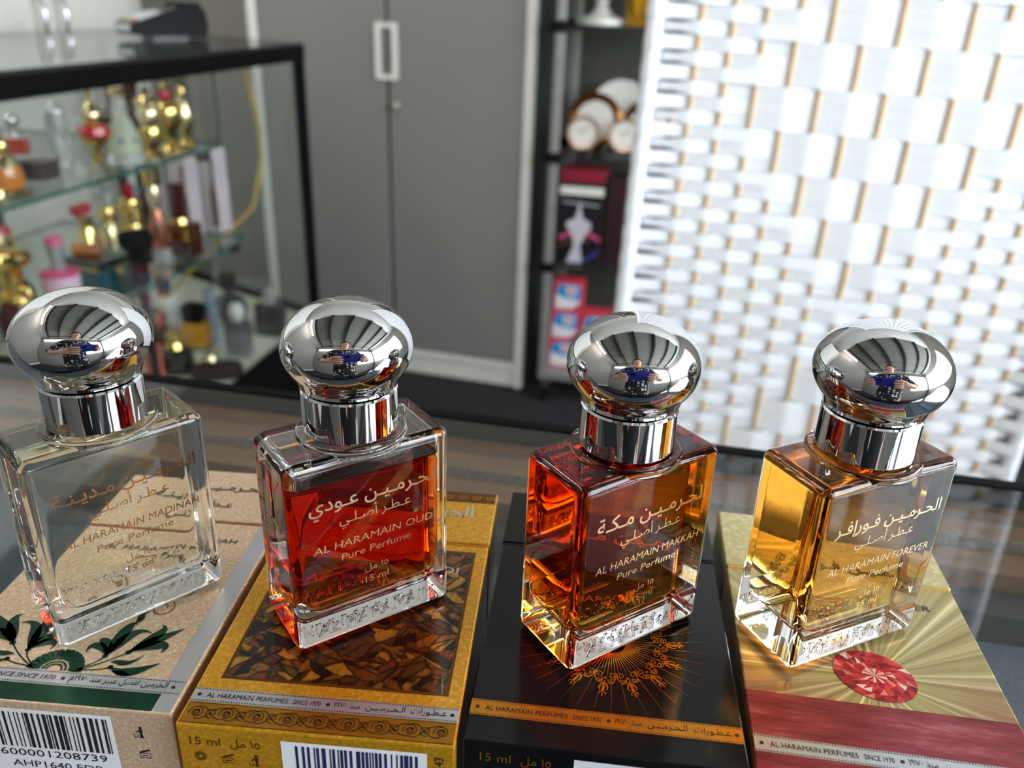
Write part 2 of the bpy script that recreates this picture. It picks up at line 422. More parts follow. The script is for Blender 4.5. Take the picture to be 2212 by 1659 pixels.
# ================================================================== ROOM
H = 2.75
XL, XR, YB, YF = -1.80, 2.35, 3.05, -1.50
f = obj('floor', G().box(XL, XR, YF, YB, -0.05, 0.0), 'carpet'); struct(f, 'dark charcoal carpet floor')
g = G().box(XL - 0.1, XL, YF, YB, 0, H); struct(obj('wall_left', g, 'rearwall'))
g = G().box(XL - 0.1, XR + 0.1, YB, YB + 0.1, 0, H); struct(obj('wall_back', g, 'wall'))
RX0, RX1 = 0.85, 2.20
g = G().box(XL - 0.1, RX0, YF - 0.1, YF, 0, H).box(RX1, XR + 0.1, YF - 0.1, YF, 0, H).box(RX0, RX1, YF - 0.1, YF, 0, 0.98).box(RX0, RX1, YF - 0.1, YF, 2.30, H); struct(obj('wall_front', g, 'rearwall'))
WY0, WY1, WZ0, WZ1 = -1.35, 1.45, 0.98, 2.30
g = G().box(XR, XR + 0.1, YF, WY0, 0, H).box(XR, XR + 0.1, WY1, YB, 0, H).box(XR, XR + 0.1, WY0, WY1, 0, WZ0).box(XR, XR + 0.1, WY0, WY1, WZ1, H)
struct(obj('wall_right', g, 'wall'))
c_ = obj('ceiling', G().box(XL - 0.1, XR + 0.1, YF - 0.1, YB + 0.1, H, H + 0.05), 'ceilwhite'); struct(c_)
nb = 5; cx0, cx1 = -1.25, 1.95; wpan = (cx1 - cx0) / nb
for i in range(nb):
    for j in range(3):
        y0 = -1.36 + j * 0.82
        obj('ceiling_panel', bbox_mesh('ceiling_panel', cx0 + i * wpan + 0.03, cx0 + (i + 1) * wpan - 0.03, y0 + 0.01, y0 + 0.81, H - 0.03, H - 0.002, 0.006, 1), 'ceil', c_)
for i in range(nb + 1):
    x = cx0 + i * wpan
    obj('ceiling_beam', G().box(x - 0.035, x + 0.035, -1.38, 1.12, H - 0.11, H - 0.001), 'beam', c_)
# window in the right wall
w = obj('window_1', G().box(XR + 0.035, XR + 0.045, WY0, WY1, WZ0, WZ1), emit('bright_window_pane', (0.82, 0.92, 1.0, 1), WINDOW_STRENGTH))
struct(w, 'wide bright shop window beside the counter')
fr = G().box(XR - 0.02, XR + 0.06, WY0 - 0.05, WY0 + 0.02, WZ0 - 0.05, WZ1 + 0.05).box(XR - 0.02, XR + 0.06, WY1 - 0.02, WY1 + 0.05, WZ0 - 0.05, WZ1 + 0.05)
fr.box(XR - 0.02, XR + 0.06, WY0, WY1, WZ1 - 0.02, WZ1 + 0.05).box(XR - 0.04, XR + 0.06, WY0, WY1, WZ0 - 0.05, WZ0 + 0.02)
obj('window_frame', fr, 'white_lam', w)
for k in range(1, 3):
    y = WY0 + (WY1 - WY0) * k / 3
    obj('mullion', G().box(XR - 0.005, XR + 0.034, y - 0.02, y + 0.02, WZ0 + 0.02, WZ1 - 0.02), 'dark_gap', w)
obj('transom', G().box(XR - 0.004, XR + 0.033, WY0 + 0.02, WY1 - 0.02, 1.36, 1.39), 'dark_gap', w)
w = obj('window_2', G().box(RX0, RX1, YF - 0.045, YF - 0.035, WZ0, WZ1), emit('bright_rear_window_pane', (0.82, 0.92, 1.0, 1), WINDOW_STRENGTH))
struct(w, 'bright window behind the photographer, beside the long shop window')
fr = G().box(RX0 - 0.05, RX0 + 0.02, YF - 0.06, YF + 0.02, WZ0 - 0.05, WZ1 + 0.05).box(RX1 - 0.02, RX1 + 0.05, YF - 0.06, YF + 0.02, WZ0 - 0.05, WZ1 + 0.05)
fr.box(RX0, RX1, YF - 0.06, YF + 0.02, WZ1 - 0.02, WZ1 + 0.05).box(RX0, RX1, YF - 0.06, YF + 0.04, WZ0 - 0.05, WZ0 + 0.02)
obj('window_frame', fr, 'white_lam', w)
obj('mullion', G().box((RX0 + RX1) / 2 - 0.02, (RX0 + RX1) / 2 + 0.02, YF - 0.034, YF + 0.005, WZ0 + 0.02, WZ1 - 0.02), 'dark_gap', w)
obj('transom', G().box(RX0 + 0.02, RX1 - 0.02, YF - 0.033, YF + 0.004, 1.36, 1.39), 'dark_gap', w)
struct(obj('baseboard_back', G().box(XL, XR, YB - 0.015, YB, 0, 0.09), 'white_lam'))
struct(obj('baseboard_left', G().box(XL, XL + 0.015, YF, YB - 0.02, 0, 0.09), 'white_lam'))

# tube lamps
def tube_lamp(label, loc, rotz, L):
    t = thing('tube_lamp', label, 'lamp', loc, rotz, 'fluorescent tube lamps')
    obj('housing', bbox_mesh('housing', -L / 2 - 0.04, L / 2 + 0.04, -0.04, 0.04, 0.0, 0.05, 0.008), 'white_lam', t)
    gg = G().lathe([(0.019, -L / 2), (0.019, L / 2)], 16); gg.xf(Matrix.Translation((0, 0, -0.025)) @ Matrix.Rotation(pi / 2, 4, 'Y'))
    obj('tube', gg, emit('tube_light', (1.0, 0.96, 0.9, 1), TUBE_STRENGTH), t, smooth=40)
    for s in (-1, 1): obj('end_cap', G().box(s * (L / 2 + 0.012) - 0.012, s * (L / 2 + 0.012) + 0.012, -0.024, 0.024, -0.05, 0.0), 'white_lam', t)
tube_lamp('long white fluorescent tube lamp on the rear wall behind the photographer', (-0.75, YF + 0.05, 2.45), 0, 1.5)
tube_lamp('white fluorescent tube lamp along the left side of the ceiling', (-1.5, 0.6, H - 0.051), pi / 2, 1.3)

# ================================================================== COUNTER
CZ = 0.92
CYAW = R(-10.7)
cdir = Vector((math.cos(CYAW), math.sin(CYAW), 0)); cnor = Vector((-math.sin(CYAW), math.cos(CYAW), 0))
ct = thing('display_counter', 'glass topped shop counter with bronze rear track under the perfume boxes', 'counter', (0.021, 0.3085, 0), CYAW)
def ctbox(name, x0, x1, y0, y1, z0, z1, mat, bev=0.0):
    if bev: return obj(name, bbox_mesh(name, x0, x1, y0, y1, z0, z1, bev), mat, ct)
    return obj(name, G().box(x0, x1, y0, y1, z0, z1), mat, ct)
CW0, CW1 = -1.05, 1.25
ctbox('glass_top', CW0, CW1, -0.262, -0.004, CZ - 0.006, CZ, 'countglass')
ctbox('rear_lip', CW0, CW1, -0.0038, 0.002, CZ - 0.03, CZ + 0.0008, 'black', 0.0006)
for (y0, y1, z1, mt) in ((-0.011, -0.005, -0.0075, 'bronze'), (-0.0265, -0.0125, -0.010, 'bronze'), (-0.0290, -0.0278, -0.0076, 'dust'),
                         (-0.047, -0.0310, -0.011, 'bronze'), (-0.0505, -0.0485, -0.0072, 'bronze'), (-0.066, -0.052, -0.013, 'dark_gap')):
    ctbox('track_rib', CW0, CW1, y0, y1, CZ - 0.03, CZ + z1, mt, 0.0005)
ctbox('track_bed', CW0, CW1, -0.068, -0.004, CZ - 0.04, CZ - 0.0301, 'black')
ctbox('felt_deck', CW0, CW1, -0.2615, -0.0685, CZ - 0.04, CZ - 0.022, 'felt')
ctbox('base_panel', CW0 + 0.01, CW1 - 0.01, -0.255, -0.01, 0.0, CZ - 0.0405, 'white_lam')
ctbox('front_rail', CW0, CW1, -0.2665, -0.2625, CZ - 0.04, CZ, 'black', 0.001)

# ================================================================== PERFUME BOXES
T = 0.031; BW2 = 0.0273; LS = 0.0653; LT = 0.0902
BOXPOS = [(-0.09162, 0.12289, -3.279), (-0.03550, 0.11745, -3.376), (0.02022, 0.11526, -5.491), (0.07552, 0.10855, -7.295)]
BZ = CZ
P1, P2, P3 = T + 0.00007, T + 0.00014, T + 0.00021
def carton(i, label, foil, lidfoil, edge):
    x, y, a = BOXPOS[i]
    t = thing('perfume_box', label, 'box', (x, y, BZ), R(a), 'perfume cartons lying on the counter')
    obj('carton_body', bbox_mesh('carton_body', -BW2, BW2, 0, LS - 0.0004, 0.0002, T, 0.0004, 2), foil, t)
    obj('carton_lid', bbox_mesh('carton_lid', -BW2 - 0.0002, BW2 + 0.0002, LS, LT, 0.0, T + 0.0003, 0.0004, 2), lidfoil, t)
    obj('fold_edge', bbox_mesh('fold_edge', -BW2 + 0.0004, BW2 - 0.0004, LS - 0.0009, LS - 0.0001, 0.001, T + 0.00012, 0.0001, 1), edge, t)
    return t
def dots(g, x0, x1, y, z, step=0.00055, r=0.00016):
    n = int((x1 - x0) / step)
    for k in range(n): g.disc(x0 + (k + 0.5) * step, y, r, z, 5)
def band(t, y0, y1, mat, ink, text_l, x0=-BW2 + 0.0003, x1=BW2 - 0.0003):
    obj('printed_band', G().rect(x0, x1, y0, y1, P1), mat, t)
    g = G()
    dots(g, x0, x1, y0 + 0.0003, P2); dots(g, x0, x1, y1 - 0.0003, P2)
    ym = (y0 + y1) / 2
    if text_l == 'full':
        text(g, 'AL HARAMAIN PERFUMES', x0 + 0.0030, x0 + 0.0196, ym - 0.00062, P2, h=0.00125, bold=0.0)
        text(g, 'SINCE 1970', x0 + 0.0206, x0 + 0.0262, ym - 0.0006, P2, h=0.0012)
        text(g, 'منذ ١٩٧٠', x0 + 0.0289, x0 + 0.0342, ym - 0.0004, P2, h=0.0013)
        text(g, 'عـطـورات  الـحـرمـيـن', x0 + 0.0354, x1 - 0.0024, ym - 0.0004, P2, h=0.0015)
        for px in (x0 + 0.0014, x0 + 0.0277, x1 - 0.0012): g.disc(px, ym, 0.00042, P2, 12)
    else:
        text(g, 'FINEST FRAGRANCE SINCE 1970', x0 + 0.0030, 0.0000, ym - 0.00055, P2, h=0.0012, shear=0.2)
        text(g, 'الحرمين افضل عبير منذ ١٩٧٠م', 0.0030, 0.0235, ym - 0.0003, P2, h=0.0015)
        for px in (x0 + 0.0014, 0.0016, 0.0248): g.disc(px, ym, 0.00042, P2, 12)
    obj('band_lettering', g, ink, t)
def barcode(t, x0, x1, z0, z1, bx0, bx1, bz0, bz1, ink, seed, number=None, sub=None):
    obj('barcode_label', G().add([(x0, -0.00008, z0), (x1, -0.00008, z0), (x1, -0.00008, z1), (x0, -0.00008, z1)], [(0, 1, 2, 3)]), 'whiteprint', t)
    rnd = random.Random(seed); g = G(); x = bx0; u = (bx1 - bx0) / 95
    while x < bx1:
        wv = rnd.choice((1, 1, 1, 2, 2, 3)) * u; xe = min(x + wv, bx1)
        g.add([(x, -0.00016, bz0), (xe, -0.00016, bz0), (xe, -0.00016, bz1), (x, -0.00016, bz1)], [(0, 1, 2, 3)])
        x += wv + rnd.choice((1, 1, 2, 2, 3)) * u
    if number:
        k = len(g.v); text(g, number, bx0 + 0.0003, bx1 - 0.0015, bz0 - 0.0025, 0, h=0.0019); g.xf(Matrix.Translation((0, -0.00016, 0)) @ FRONT, k)
    if sub:
        k = len(g.v); text(g, sub, bx0 + 0.0022, bx1 - 0.003, bz0 - 0.0056, 0, h=0.0018); g.xf(Matrix.Translation((0, -0.00016, 0)) @ FRONT, k)
    obj('barcode', g, ink, t)
def arc(cx, cy, r, a0, a1, n=12, r1=None):
    r1 = r if r1 is None else r1
    return [(cx + (r + (r1 - r) * k / n) * math.cos(R(a0 + (a1 - a0) * k / n)), cy + (r + (r1 - r) * k / n) * math.sin(R(a0 + (a1 - a0) * k / n))) for k in range(n + 1)]
def bez(p0, p1, p2, p3, n=12):
    o = []
    for k in range(n + 1):
        s = k / n; q = 1 - s
        o.append(tuple(q ** 3 * a + 3 * q * q * s * b2 + 3 * q * s * s * c + s ** 3 * d for a, b2, c, d in zip(p0, p1, p2, p3)))
    return o
leaf = lambda w: (lambda s: 1.3 * w * (0.06 + math.sin(pi * min(1, s ** 0.8)) ** 1.3))
def front_text(t, name, items, ink):
    g = G()
    for (s, x0, x1, z, h) in items: text(g, s, x0, x1, z, 0, h=h)
    g.xf(Matrix.Translation((0, -0.0001, 0)) @ FRONT); obj(name, g, ink, t)
def symbols(g, x, z, k):
    a = len(g.v)
    if k == 0:      # round recycling dot
        g.stroke(arc(x, z, 0.0011, 0, 360, 24), 0.0002, 0); g.stroke(arc(x, z, 0.0006, 30, 200, 10), 0.0004, 0); g.stroke(arc(x, z, 0.0006, 210, 380, 10), 0.0004, 0)
    elif k == 1:    # open jar
        g.stroke([(x - .0011, z - .001), (x + .0011, z - .001), (x + .0011, z + .0003), (x - .0011, z + .0003), (x - .0011, z - .001)], 0.00018, 0)
        g.stroke([(x - .0011, z + .0004), (x + .0012, z + .0013)], 0.0004, 0); g.stroke([(x - .0006, z - .0004), (x + .0006, z - .0004)], 0.0003, 0)
    else:           # person at bin
        g.disc(x, z + .0012, .00035, 0, 10); g.stroke([(x, z + .0008), (x, z - .0004)], .0007, 0); g.stroke([(x, z - .0004), (x + .0003, z - .0016)], .00035, 0)
        g.stroke([(x, z - .0004), (x - .0002, z - .0016)], .0003, 0); g.stroke([(x, z + .0006), (x - .001, z - .0001)], .0003, 0)
        g.stroke([(x - .0015, z - .0005), (x - .0013, z - .0015), (x - .0008, z - .0015), (x - .0006, z - .0005)], .00018, 0)
    g.xf(Matrix.Translation((0, -0.0001, 0)) @ FRONT, a)

# ---- box 1 : rose beige with green ornament
t = carton(0, 'rose beige sparkling perfume box with green flower print under the clear bottle', 'beigefoil', 'beigefoil', 'copperprint')
obj('silver_stripe', G().rect(0.0226, BW2 - 0.0004, 0.0004, LS - 0.001, T + 0.00004), 'silver', t)
obj('green_strip', G().rect(-BW2 + 0.0003, 0.0232, 0.0003, 0.0048, T + 0.00005), 'green', t)
band(t, 0.0049, 0.0086, 'silver', 'ink', 'short')
g = G(); fx, fy = -0.0017, 0.0088
for k in range(15):
    a = R(6 + 168 * k / 14); c, s = math.cos(a), math.sin(a)
    g.stroke([(fx + c * r, fy + s * r) for r in (0.0030, 0.0038, 0.0048, 0.0056, 0.0060)], lambda q: 0.0009 * (0.5 + 0.9 * math.sin(pi * min(1, q * 0.85))), P2)
for r in (0.0016, 0.0024): g.stroke(arc(fx, fy, r, 0, 180, 16), 0.0004, P2)
for sgn in (1, -1):
    def X(p): return [(fx + sgn * a, fy + b2) for a, b2 in p]
    A0 = (0.0085, 0.0050); B0 = (0.0128, 0.0066); C0 = (0.0100, 0.0014)
    g.disc(fx + sgn * A0[0], fy + A0[1], 0.0006, P2); g.disc(fx + sgn * B0[0], fy + B0[1], 0.0007, P2); g.disc(fx + sgn * 0.0112, fy + 0.0020, 0.0006, P2)
    g.stroke(X(bez((0.0045, 0.0002), (0.006, 0.001), (0.010, 0.0035), B0)), 0.0003, P2)
    g.stroke(X(bez((0.0050, 0.0006), (0.006, 0.002), (0.008, 0.003), A0)), 0.0003, P2)
    for (e, c1, c2, w_) in (((0.0052, 0.0090), (0.0080, 0.0090), (0.0045, 0.0105), 0.0016), ((0.0106, 0.0150), (0.0090, 0.0090), (0.0085, 0.0170), 0.0020),
                            ((0.0150, 0.0128), (0.0095, 0.0088), (0.0105, 0.0150), 0.0018), ((0.0040, 0.0055), (0.0070, 0.0085), (0.0030, 0.0090), 0.0014)):
        g.stroke(X(bez(A0, c1, c2, e, 16)), leaf(w_), P2)
    for (e, c1, c2, w_) in (((0.0215, 0.0150), (0.0150, 0.0095), (0.0190, 0.0125), 0.0019), ((0.0160, 0.0155), (0.0150, 0.0100), (0.0190, 0.0150), 0.0018),
                            ((0.0195, 0.0072), (0.0160, 0.0100), (0.0215, 0.0105), 0.0020)):
        g.stroke(X(bez(B0, c1, c2, e, 16)), leaf(w_), P2)
    g.stroke(X(bez((0.0105, 0.0035), (0.0125, 0.0040), (0.0145, 0.0020), (0.0165, 0.0062), 14)), leaf(0.0010), P2)
    g.stroke(X(bez((0.0112, 0.0020), (0.0150, -0.0006), (0.0180, 0.0020), (0.0208, 0.0042), 14)), leaf(0.0017), P2)
    g.stroke(X(bez((0.0120, 0.0010), (0.0140, 0.0006), (0.0150, 0.0004), (0.0165, 0.0002), 8)), leaf(0.0009), P2)
    g.stroke(X(bez((0.004, 0.0000), (0.007, 0.0012), (0.009, 0.0005), (0.0112, 0.0020))), 0.0003, P2)
g.stroke(bez((0.0080, 0.0240), (0.0098, 0.0262), (0.0070, 0.0270), (0.0098, 0.0285)), leaf(0.0012), P2)
g.stroke(bez((-0.0114, 0.0240), (-0.0132, 0.0262), (-0.0104, 0.0270), (-0.0132, 0.0285)), leaf(0.0012), P2)
obj('flower_print', g, 'green', t)
g = G()
for sgn in (1, -1):   # faint beige scrolls higher on the panel
    for (cx_, cy_, r_) in ((0.0135, 0.0300, 0.0028), (0.0085, 0.0350, 0.0022), (0.0165, 0.0360, 0.0018), (0.0060, 0.0420, 0.002)):
        g.stroke(arc(fx + sgn * cx_, cy_, r_ * 0.35, 0, 420 * sgn, 26, r_), 0.00035, P1)
obj('scroll_print', g, 'copperprint', t)
g = G()
text(g, 'AL HARAMAIN MADINAH', -0.0190, 0.0192, 0.0557, P2, h=0.0020, bold=0.0, shear=0.12)
text(g, 'Pure Perfume', -0.0085, 0.0085, 0.0515, P2, h=0.0020, bold=0.0, shear=0.12)
g2 = G()
text(g2, 'الحـرمـيـن مـديـنـة', -0.0170, 0.0185, 0.0800, P2 + 0.0003, bold=0.01)
text(g2, 'عـطـر أصـلـي', -0.0100, 0.0120, 0.0715, P2 + 0.0003)
obj('lid_lettering', g2, 'ink', t)
obj('box_lettering', g, 'ink', t)
barcode(t, -0.0135, 0.0148, 0.0105, T - 0.0019, -0.0105, 0.0138, T - 0.0122, T - 0.0028, 'ink', 3, '600001208739', 'AHP1640 EDP')
g = G(); symbols(g, 0.0205, T - 0.0055, 2); symbols(g, 0.0205, T - 0.0115, 1); obj('symbol_print', g, 'ink', t)

# ---- box 2 : gold with wood chips
t = carton(1, 'gold foil perfume box with wood chip picture under the dark red bottle', 'goldfoil', 'goldfoil', 'orangeink')
obj('picture_border', G().rect(-0.0231, 0.0243, 0.0126, 0.0619, T + 0.00004), 'brownink', t)
obj('wood_chip_picture', G().rect(-0.0224, 0.0236, 0.0133, 0.0612, P1), 'chips', t)
band(t, 0.0060, 0.0096, 'silver', 'ink', 'full')
obj('border_strip', G().rect(-BW2 + 0.0004, BW2 - 0.0004, 0.0009, 0.0055, P1), pm('bronze_gold_strip', rgb(176, 122, 30), 0.32, 0.75, var=0.1, scale=200), t)
g = G()
nn = 9
for k in range(nn):   # scroll border
    cx_ = -BW2 + 0.003 + k * (2 * BW2 - 0.006) / (nn - 1); sg = 1 if k % 2 else -1
    g.stroke(arc(cx_, 0.0033, 0.0004, 0, 560, 22, 0.0016), 0.00028, P2)
    if k < nn - 1:
        g.stroke(arc(cx_ + 0.003, 0.0033, 0.0003, 180, 640, 18, 0.0013), 0.00026, P2)
        for q in (1, -1): g.stroke(bez((cx_, 0.0033 + q * .0015), (cx_ + 0.002, 0.0033 + q * .0026), (cx_ + 0.003, 0.0033 - q * .0024), (cx_ + 0.006, 0.0033 - q * .0013)), 0.00026, P2)
    for q in range(6): g.disc(cx_ + 0.0005 * math.cos(q * pi / 3), 0.0033 + 0.0005 * math.sin(q * pi / 3), 0.00026, P2, 6)
g.rect(-BW2 + 0.0004, BW2 - 0.0004, 0.0006, 0.0008, P1).rect(-BW2 + 0.0004, BW2 - 0.0004, 0.0056, 0.0058, P1)
obj('scroll_border', g, 'brownink', t)
obj('lid_strip', G().rect(-BW2 + 0.0003, BW2 - 0.0003, LT - 0.0055, LT - 0.0004, T + 0.00037), 'brownink', t)
g = G()
for k in range(14):
    x = -BW2 + 0.002 + k * 0.0039
    g.stroke(arc(x, LT - 0.0030, 0.0004, 0, 400, 14, 0.0013), 0.0003, T + 0.00045); g.stroke([(x + 0.002, LT - 0.0046), (x + 0.002, LT - 0.0016)], leaf(0.0008), T + 0.00045)
obj('lid_scroll', g, 'orangeink', t)
g = G()
g2 = G(); text(g2, 'الحـرمـيـن عـودي', -0.0215, 0.0217, 0.0775, P2 + 0.0003, bold=0.012); obj('lid_lettering', g2, 'silver', t)
text(g, 'AL HARAMAIN OUDI', -0.0205, 0.0208, 0.0525, P2, h=0.0026, bold=0.0)
obj('box_lettering', g, 'silver', t)
front_text(t, 'volume_lettering', [('15 ml', -0.0248, -0.0187, T - 0.0049, 0.0021), ('١٥ مل', -0.0168, -0.0108, T - 0.0048, 0.0021)], 'brownink')
g = G(); symbols(g, -0.0230, T - 0.0080, 0); symbols(g, -0.0175, T - 0.0082, 1); symbols(g, -0.0118, T - 0.0080, 2); obj('symbol_print', g, 'brownink', t)
barcode(t, -0.0066, 0.0220, 0.0105, T - 0.0021, -0.0038, 0.0210, T - 0.0140, T - 0.0030, 'bluebars', 11)
g = G(); k = len(g.v); text(g, '43', 0, None, 0, 0, h=0.0018); g.xf(Matrix.Translation((0.0252, -0.0001, T - 0.0052)) @ FRONT @ Matrix.Rotation(pi / 2, 4, 'Z')); obj('side_number', g, 'ink', t)

# ---- box 3 : black with gold rosette
t = carton(2, 'glossy black perfume box with gold rosette under the orange bottle', 'blackcard', 'blackcard', 'blackplastic')
band(t, 0.0066, 0.0107, 'orangeband', 'darkprint', 'full')
g = G(); ox, oy = 0.0012, 0.0310
for k in range(72):
    a = 2 * pi * k / 72; c, s = math.cos(a), math.sin(a)
    g.stroke([(ox + c * 0.003, oy + s * 0.003), (ox + c * (0.0085 + 0.0012 * (k % 3)), oy + s * (0.0085 + 0.0012 * (k % 3)))], lambda q: 0.00028 * (1.2 - q), P2)
    if k % 2 == 0: g.stroke([(ox + c * 0.0105, oy + s * 0.0105), (ox + c * 0.0215, oy + s * 0.0215)], lambda q: 0.00010 * (1.05 - q), P1)
def polar(r, a): return (ox + r * math.cos(a), oy + r * math.sin(a))
NU = 14
for k in range(NU):
    a0 = 2 * pi * k / NU + 0.1
    for sg in (1, -1):
        P = lambda r, da: polar(r, a0 + sg * da)
        g.stroke(bez(P(0.0092, 0.20), P(0.0118, 0.24), P(0.0128, 0.10), P(0.0112, 0.05), 10), 0.00026, P2)
        c1 = P(0.0116, 0.11); g.stroke(arc(c1[0], c1[1], 0.0002, 0, 420, 16, 0.0009), 0.0002, P2)
        c2 = P(0.0100, 0.13); g.stroke(arc(c2[0], c2[1], 0.0002, 90, 480, 14, 0.0008), 0.0002, P2)
        g.stroke(bez(P(0.0122, 0.02), P(0.0136, 0.09), P(0.0146, 0.07), P(0.0142, 0.02), 10), lambda q: 0.0004 * (1.1 - q), P2)
        g.stroke(bez(P(0.0150, 0.0), P(0.0146, 0.05), P(0.0154, 0.06), P(0.0158, 0.03), 6), lambda q: 0.0004 * (1.1 - q), P2)
    g.stroke([polar(r, a0) for r in (0.0116, 0.0135, 0.0148, 0.0162)], lambda q: 0.0006 * math.sin(pi * (0.15 + 0.8 * q)), P2)
    g.disc(*polar(0.0108, a0), 0.0003, P2, 8)
obj('rosette_print', g, 'orangeink', t)
g = G()
g2 = G(); text(g2, 'الحـرمـيـن مـكـة', -0.0185, 0.0185, 0.0775, P2 + 0.0003, bold=0.012); obj('lid_lettering', g2, 'orangeink', t)
text(g, 'AL HARAMAIN MAKKAH', -0.0195, 0.0195, 0.0525, P2, h=0.0024, bold=0.0)
obj('box_lettering', g, 'orangeink', t)
front_text(t, 'volume_lettering', [('15 ml', -0.0238, -0.0178, T - 0.0047, 0.0021), ('١٥ مل', -0.0158, -0.0100, T - 0.0046, 0.0021)], 'orangeink')
barcode(t, -0.0056, 0.0215, 0.0105, T - 0.0018, -0.0030, 0.0200, T - 0.0140, T - 0.0034, 'ink', 21)

# ---- box 4 : gold rays and red gem
t = carton(3, 'pale gold perfume box with red gem and red lower panel under the amber bottle', 'rays', 'palegold', 'goldfoil')
obj('left_edge_foil', G().add([(-BW2 - 0.00006, 0.0005, 0.0006), (-BW2 - 0.00006, LS - 0.001, 0.0006), (-BW2 - 0.00006, LS - 0.001, T - 0.0004), (-BW2 - 0.00006, 0.0005, T - 0.0004)], [(0, 3, 2, 1)]), 'goldfoil', t)
band(t, 0.0061, 0.0102, 'silver', 'ink', 'full')
g = G(); rnd = random.Random(5)
def gp(r, a): return (GEM[0] + r * 0.0086 * math.cos(a) * math.cos(-0.35) - r * 0.0073 * math.sin(a) * math.sin(-0.35), GEM[1] + r * 0.0086 * math.cos(a) * math.sin(-0.35) + r * 0.0073 * math.sin(a) * math.cos(-0.35), P2)
rings = [0.0, 0.30, 0.52, 0.76, 1.0]; ns = 24
wts = [0, 0, 0, 1, 1, 1, 2, 2, 3, 4]
for j in range(4):
    for k in range(ns):
        o_ = 0.5 if j % 2 else 0.0
        a1 = 2 * pi * (k + o_ * 0.8) / ns; a2 = 2 * pi * (k + 1 + o_ * 0.8) / ns
        A_, B_, C_, D_ = gp(rings[j], a1), gp(rings[j], a2), gp(rings[j + 1], a2), gp(rings[j + 1], a1)
        if j == 0: g.add([A_, C_, D_], [(0, 2, 1)][::-1] and [(0, 2, 1)], (3 if k % 3 == 0 else rnd.choice((0, 1, 4))))
        else:
            g.add([A_, B_, D_], [(0, 2, 1)], rnd.choice(wts)); g.add([B_, C_, D_], [(0, 2, 1)], rnd.choice(wts))
for f_i, f_ in enumerate(g.f):      # faces up
    a_, b_, c_2 = (Vector(g.v[i]) for i in f_[:3])
    if (b_ - a_).cross(c_2 - a_).z < 0: g.f[f_i] = f_[::-1]
obj('gem_print', g, [pm('gem_red_%d' % i, c, 0.3, 0.3, var=0.1, scale=400) for i, c in enumerate((rgb(176, 26, 40), rgb(206, 52, 58), rgb(130, 16, 30), rgb(240, 214, 200), rgb(226, 120, 110)))], t)
g = G()
text(g, 'AL HARAMAIN FOREVER', -0.0190, 0.0198, 0.0555, P2, h=0.0020, bold=0.0, shear=0.12)
text(g, 'Pure Perfume', -0.0085, 0.0085, 0.0515, P2, h=0.0020, bold=0.0)
g2 = G(); text(g2, 'الحـرمـيـن فـورإفـر', -0.0185, 0.0160, 0.0775, P2 + 0.0003, bold=0.01); obj('lid_lettering', g2, 'ink', t)
obj('box_lettering', g, 'ink', t)
front_text(t, 'volume_lettering', [('15 ml', -0.0238, -0.0178, T - 0.0047, 0.0021), ('١٥ مل', -0.0158, -0.0100, T - 0.0046, 0.0021)], 'ink')
barcode(t, -0.0056, 0.0215, 0.0105, T - 0.0018, -0.0030, 0.0200, T - 0.0140, T - 0.0034, 'ink', 31)

# ================================================================== PERFUME BOTTLES
W_, D_, H_ = 0.0371, 0.0198, 0.0455
BOT = [(-0.08601, 0.15637, 46.387), (-0.03370, 0.15705, 34.930), (0.02413, 0.15391, 33.998), (0.07411, 0.15538, 25.406)]
BOT[0] = (-0.08700, 0.15637, 44.6)
def slab(name, bev, w, d, z0, z1, seg=4, vert=None):
    bm = bmesh.new(); bmesh.ops.create_cube(bm, size=1)
    for v in bm.verts: v.co = (v.co.x * w, v.co.y * d, (z0 + z1) / 2 + v.co.z * (z1 - z0))
    if vert:   # round the corners seen from the front first
        ed = [e for e in bm.edges if abs(e.verts[0].co.y - e.verts[1].co.y) > d * 0.9 and min(e.verts[0].co.z, e.verts[1].co.z) < (z0 + z1) / 2]
        bmesh.ops.bevel(bm, geom=ed, offset=vert, segments=6, affect='EDGES', profile=0.5)
        ed = [e for e in bm.edges if e.calc_face_angle(0) > R(50)]
        bmesh.ops.bevel(bm, geom=ed, offset=bev, segments=2, affect='EDGES', profile=0.5)
    else:
        bmesh.ops.bevel(bm, geom=bm.edges[:], offset=bev, segments=seg, affect='EDGES', profile=0.5)
    me = bpy.data.meshes.new(name); bm.to_mesh(me); bm.free(); return me
_gb = []
def glass_body_mesh():
    if _gb: return _gb[0]
    a = obj('tmp_a', slab('glass_body', 0.0022, W_, D_, 0.0, H_, 5), 'glass')
    b = obj('tmp_b', G().lathe([(0, H_ - 0.001), (0.0118, H_ - 0.001), (0.0118, H_ + 0.0002), (0.0116, H_ + 0.0006), (0.0111, H_ + 0.0009), (0, H_ + 0.0009)], 64), 'glass')
    md = a.modifiers.new('u', 'BOOLEAN'); md.operation = 'UNION'; md.solver = 'EXACT'; md.object = b
    dg = bpy.context.evaluated_depsgraph_get()
    me = bpy.data.meshes.new_from_object(a.evaluated_get(dg)); me.name = 'glass_body'
    bpy.data.objects.remove(a); bpy.data.objects.remove(b)
    _gb.append(me); return me
def ball_profile():
    p = [(0.0, 0.0560), (0.0088, 0.0560), (0.0101, 0.0566)]
    a, b2, zc = 0.0134, 0.0098, 0.0645
    t0 = math.acos(0.0108 / a)
    for k in range(41):
        th = -t0 + (pi / 2 + t0) * k / 40
        p.append((a * math.cos(th) if k < 40 else 0.0, zc + b2 * math.sin(th)))
    return p
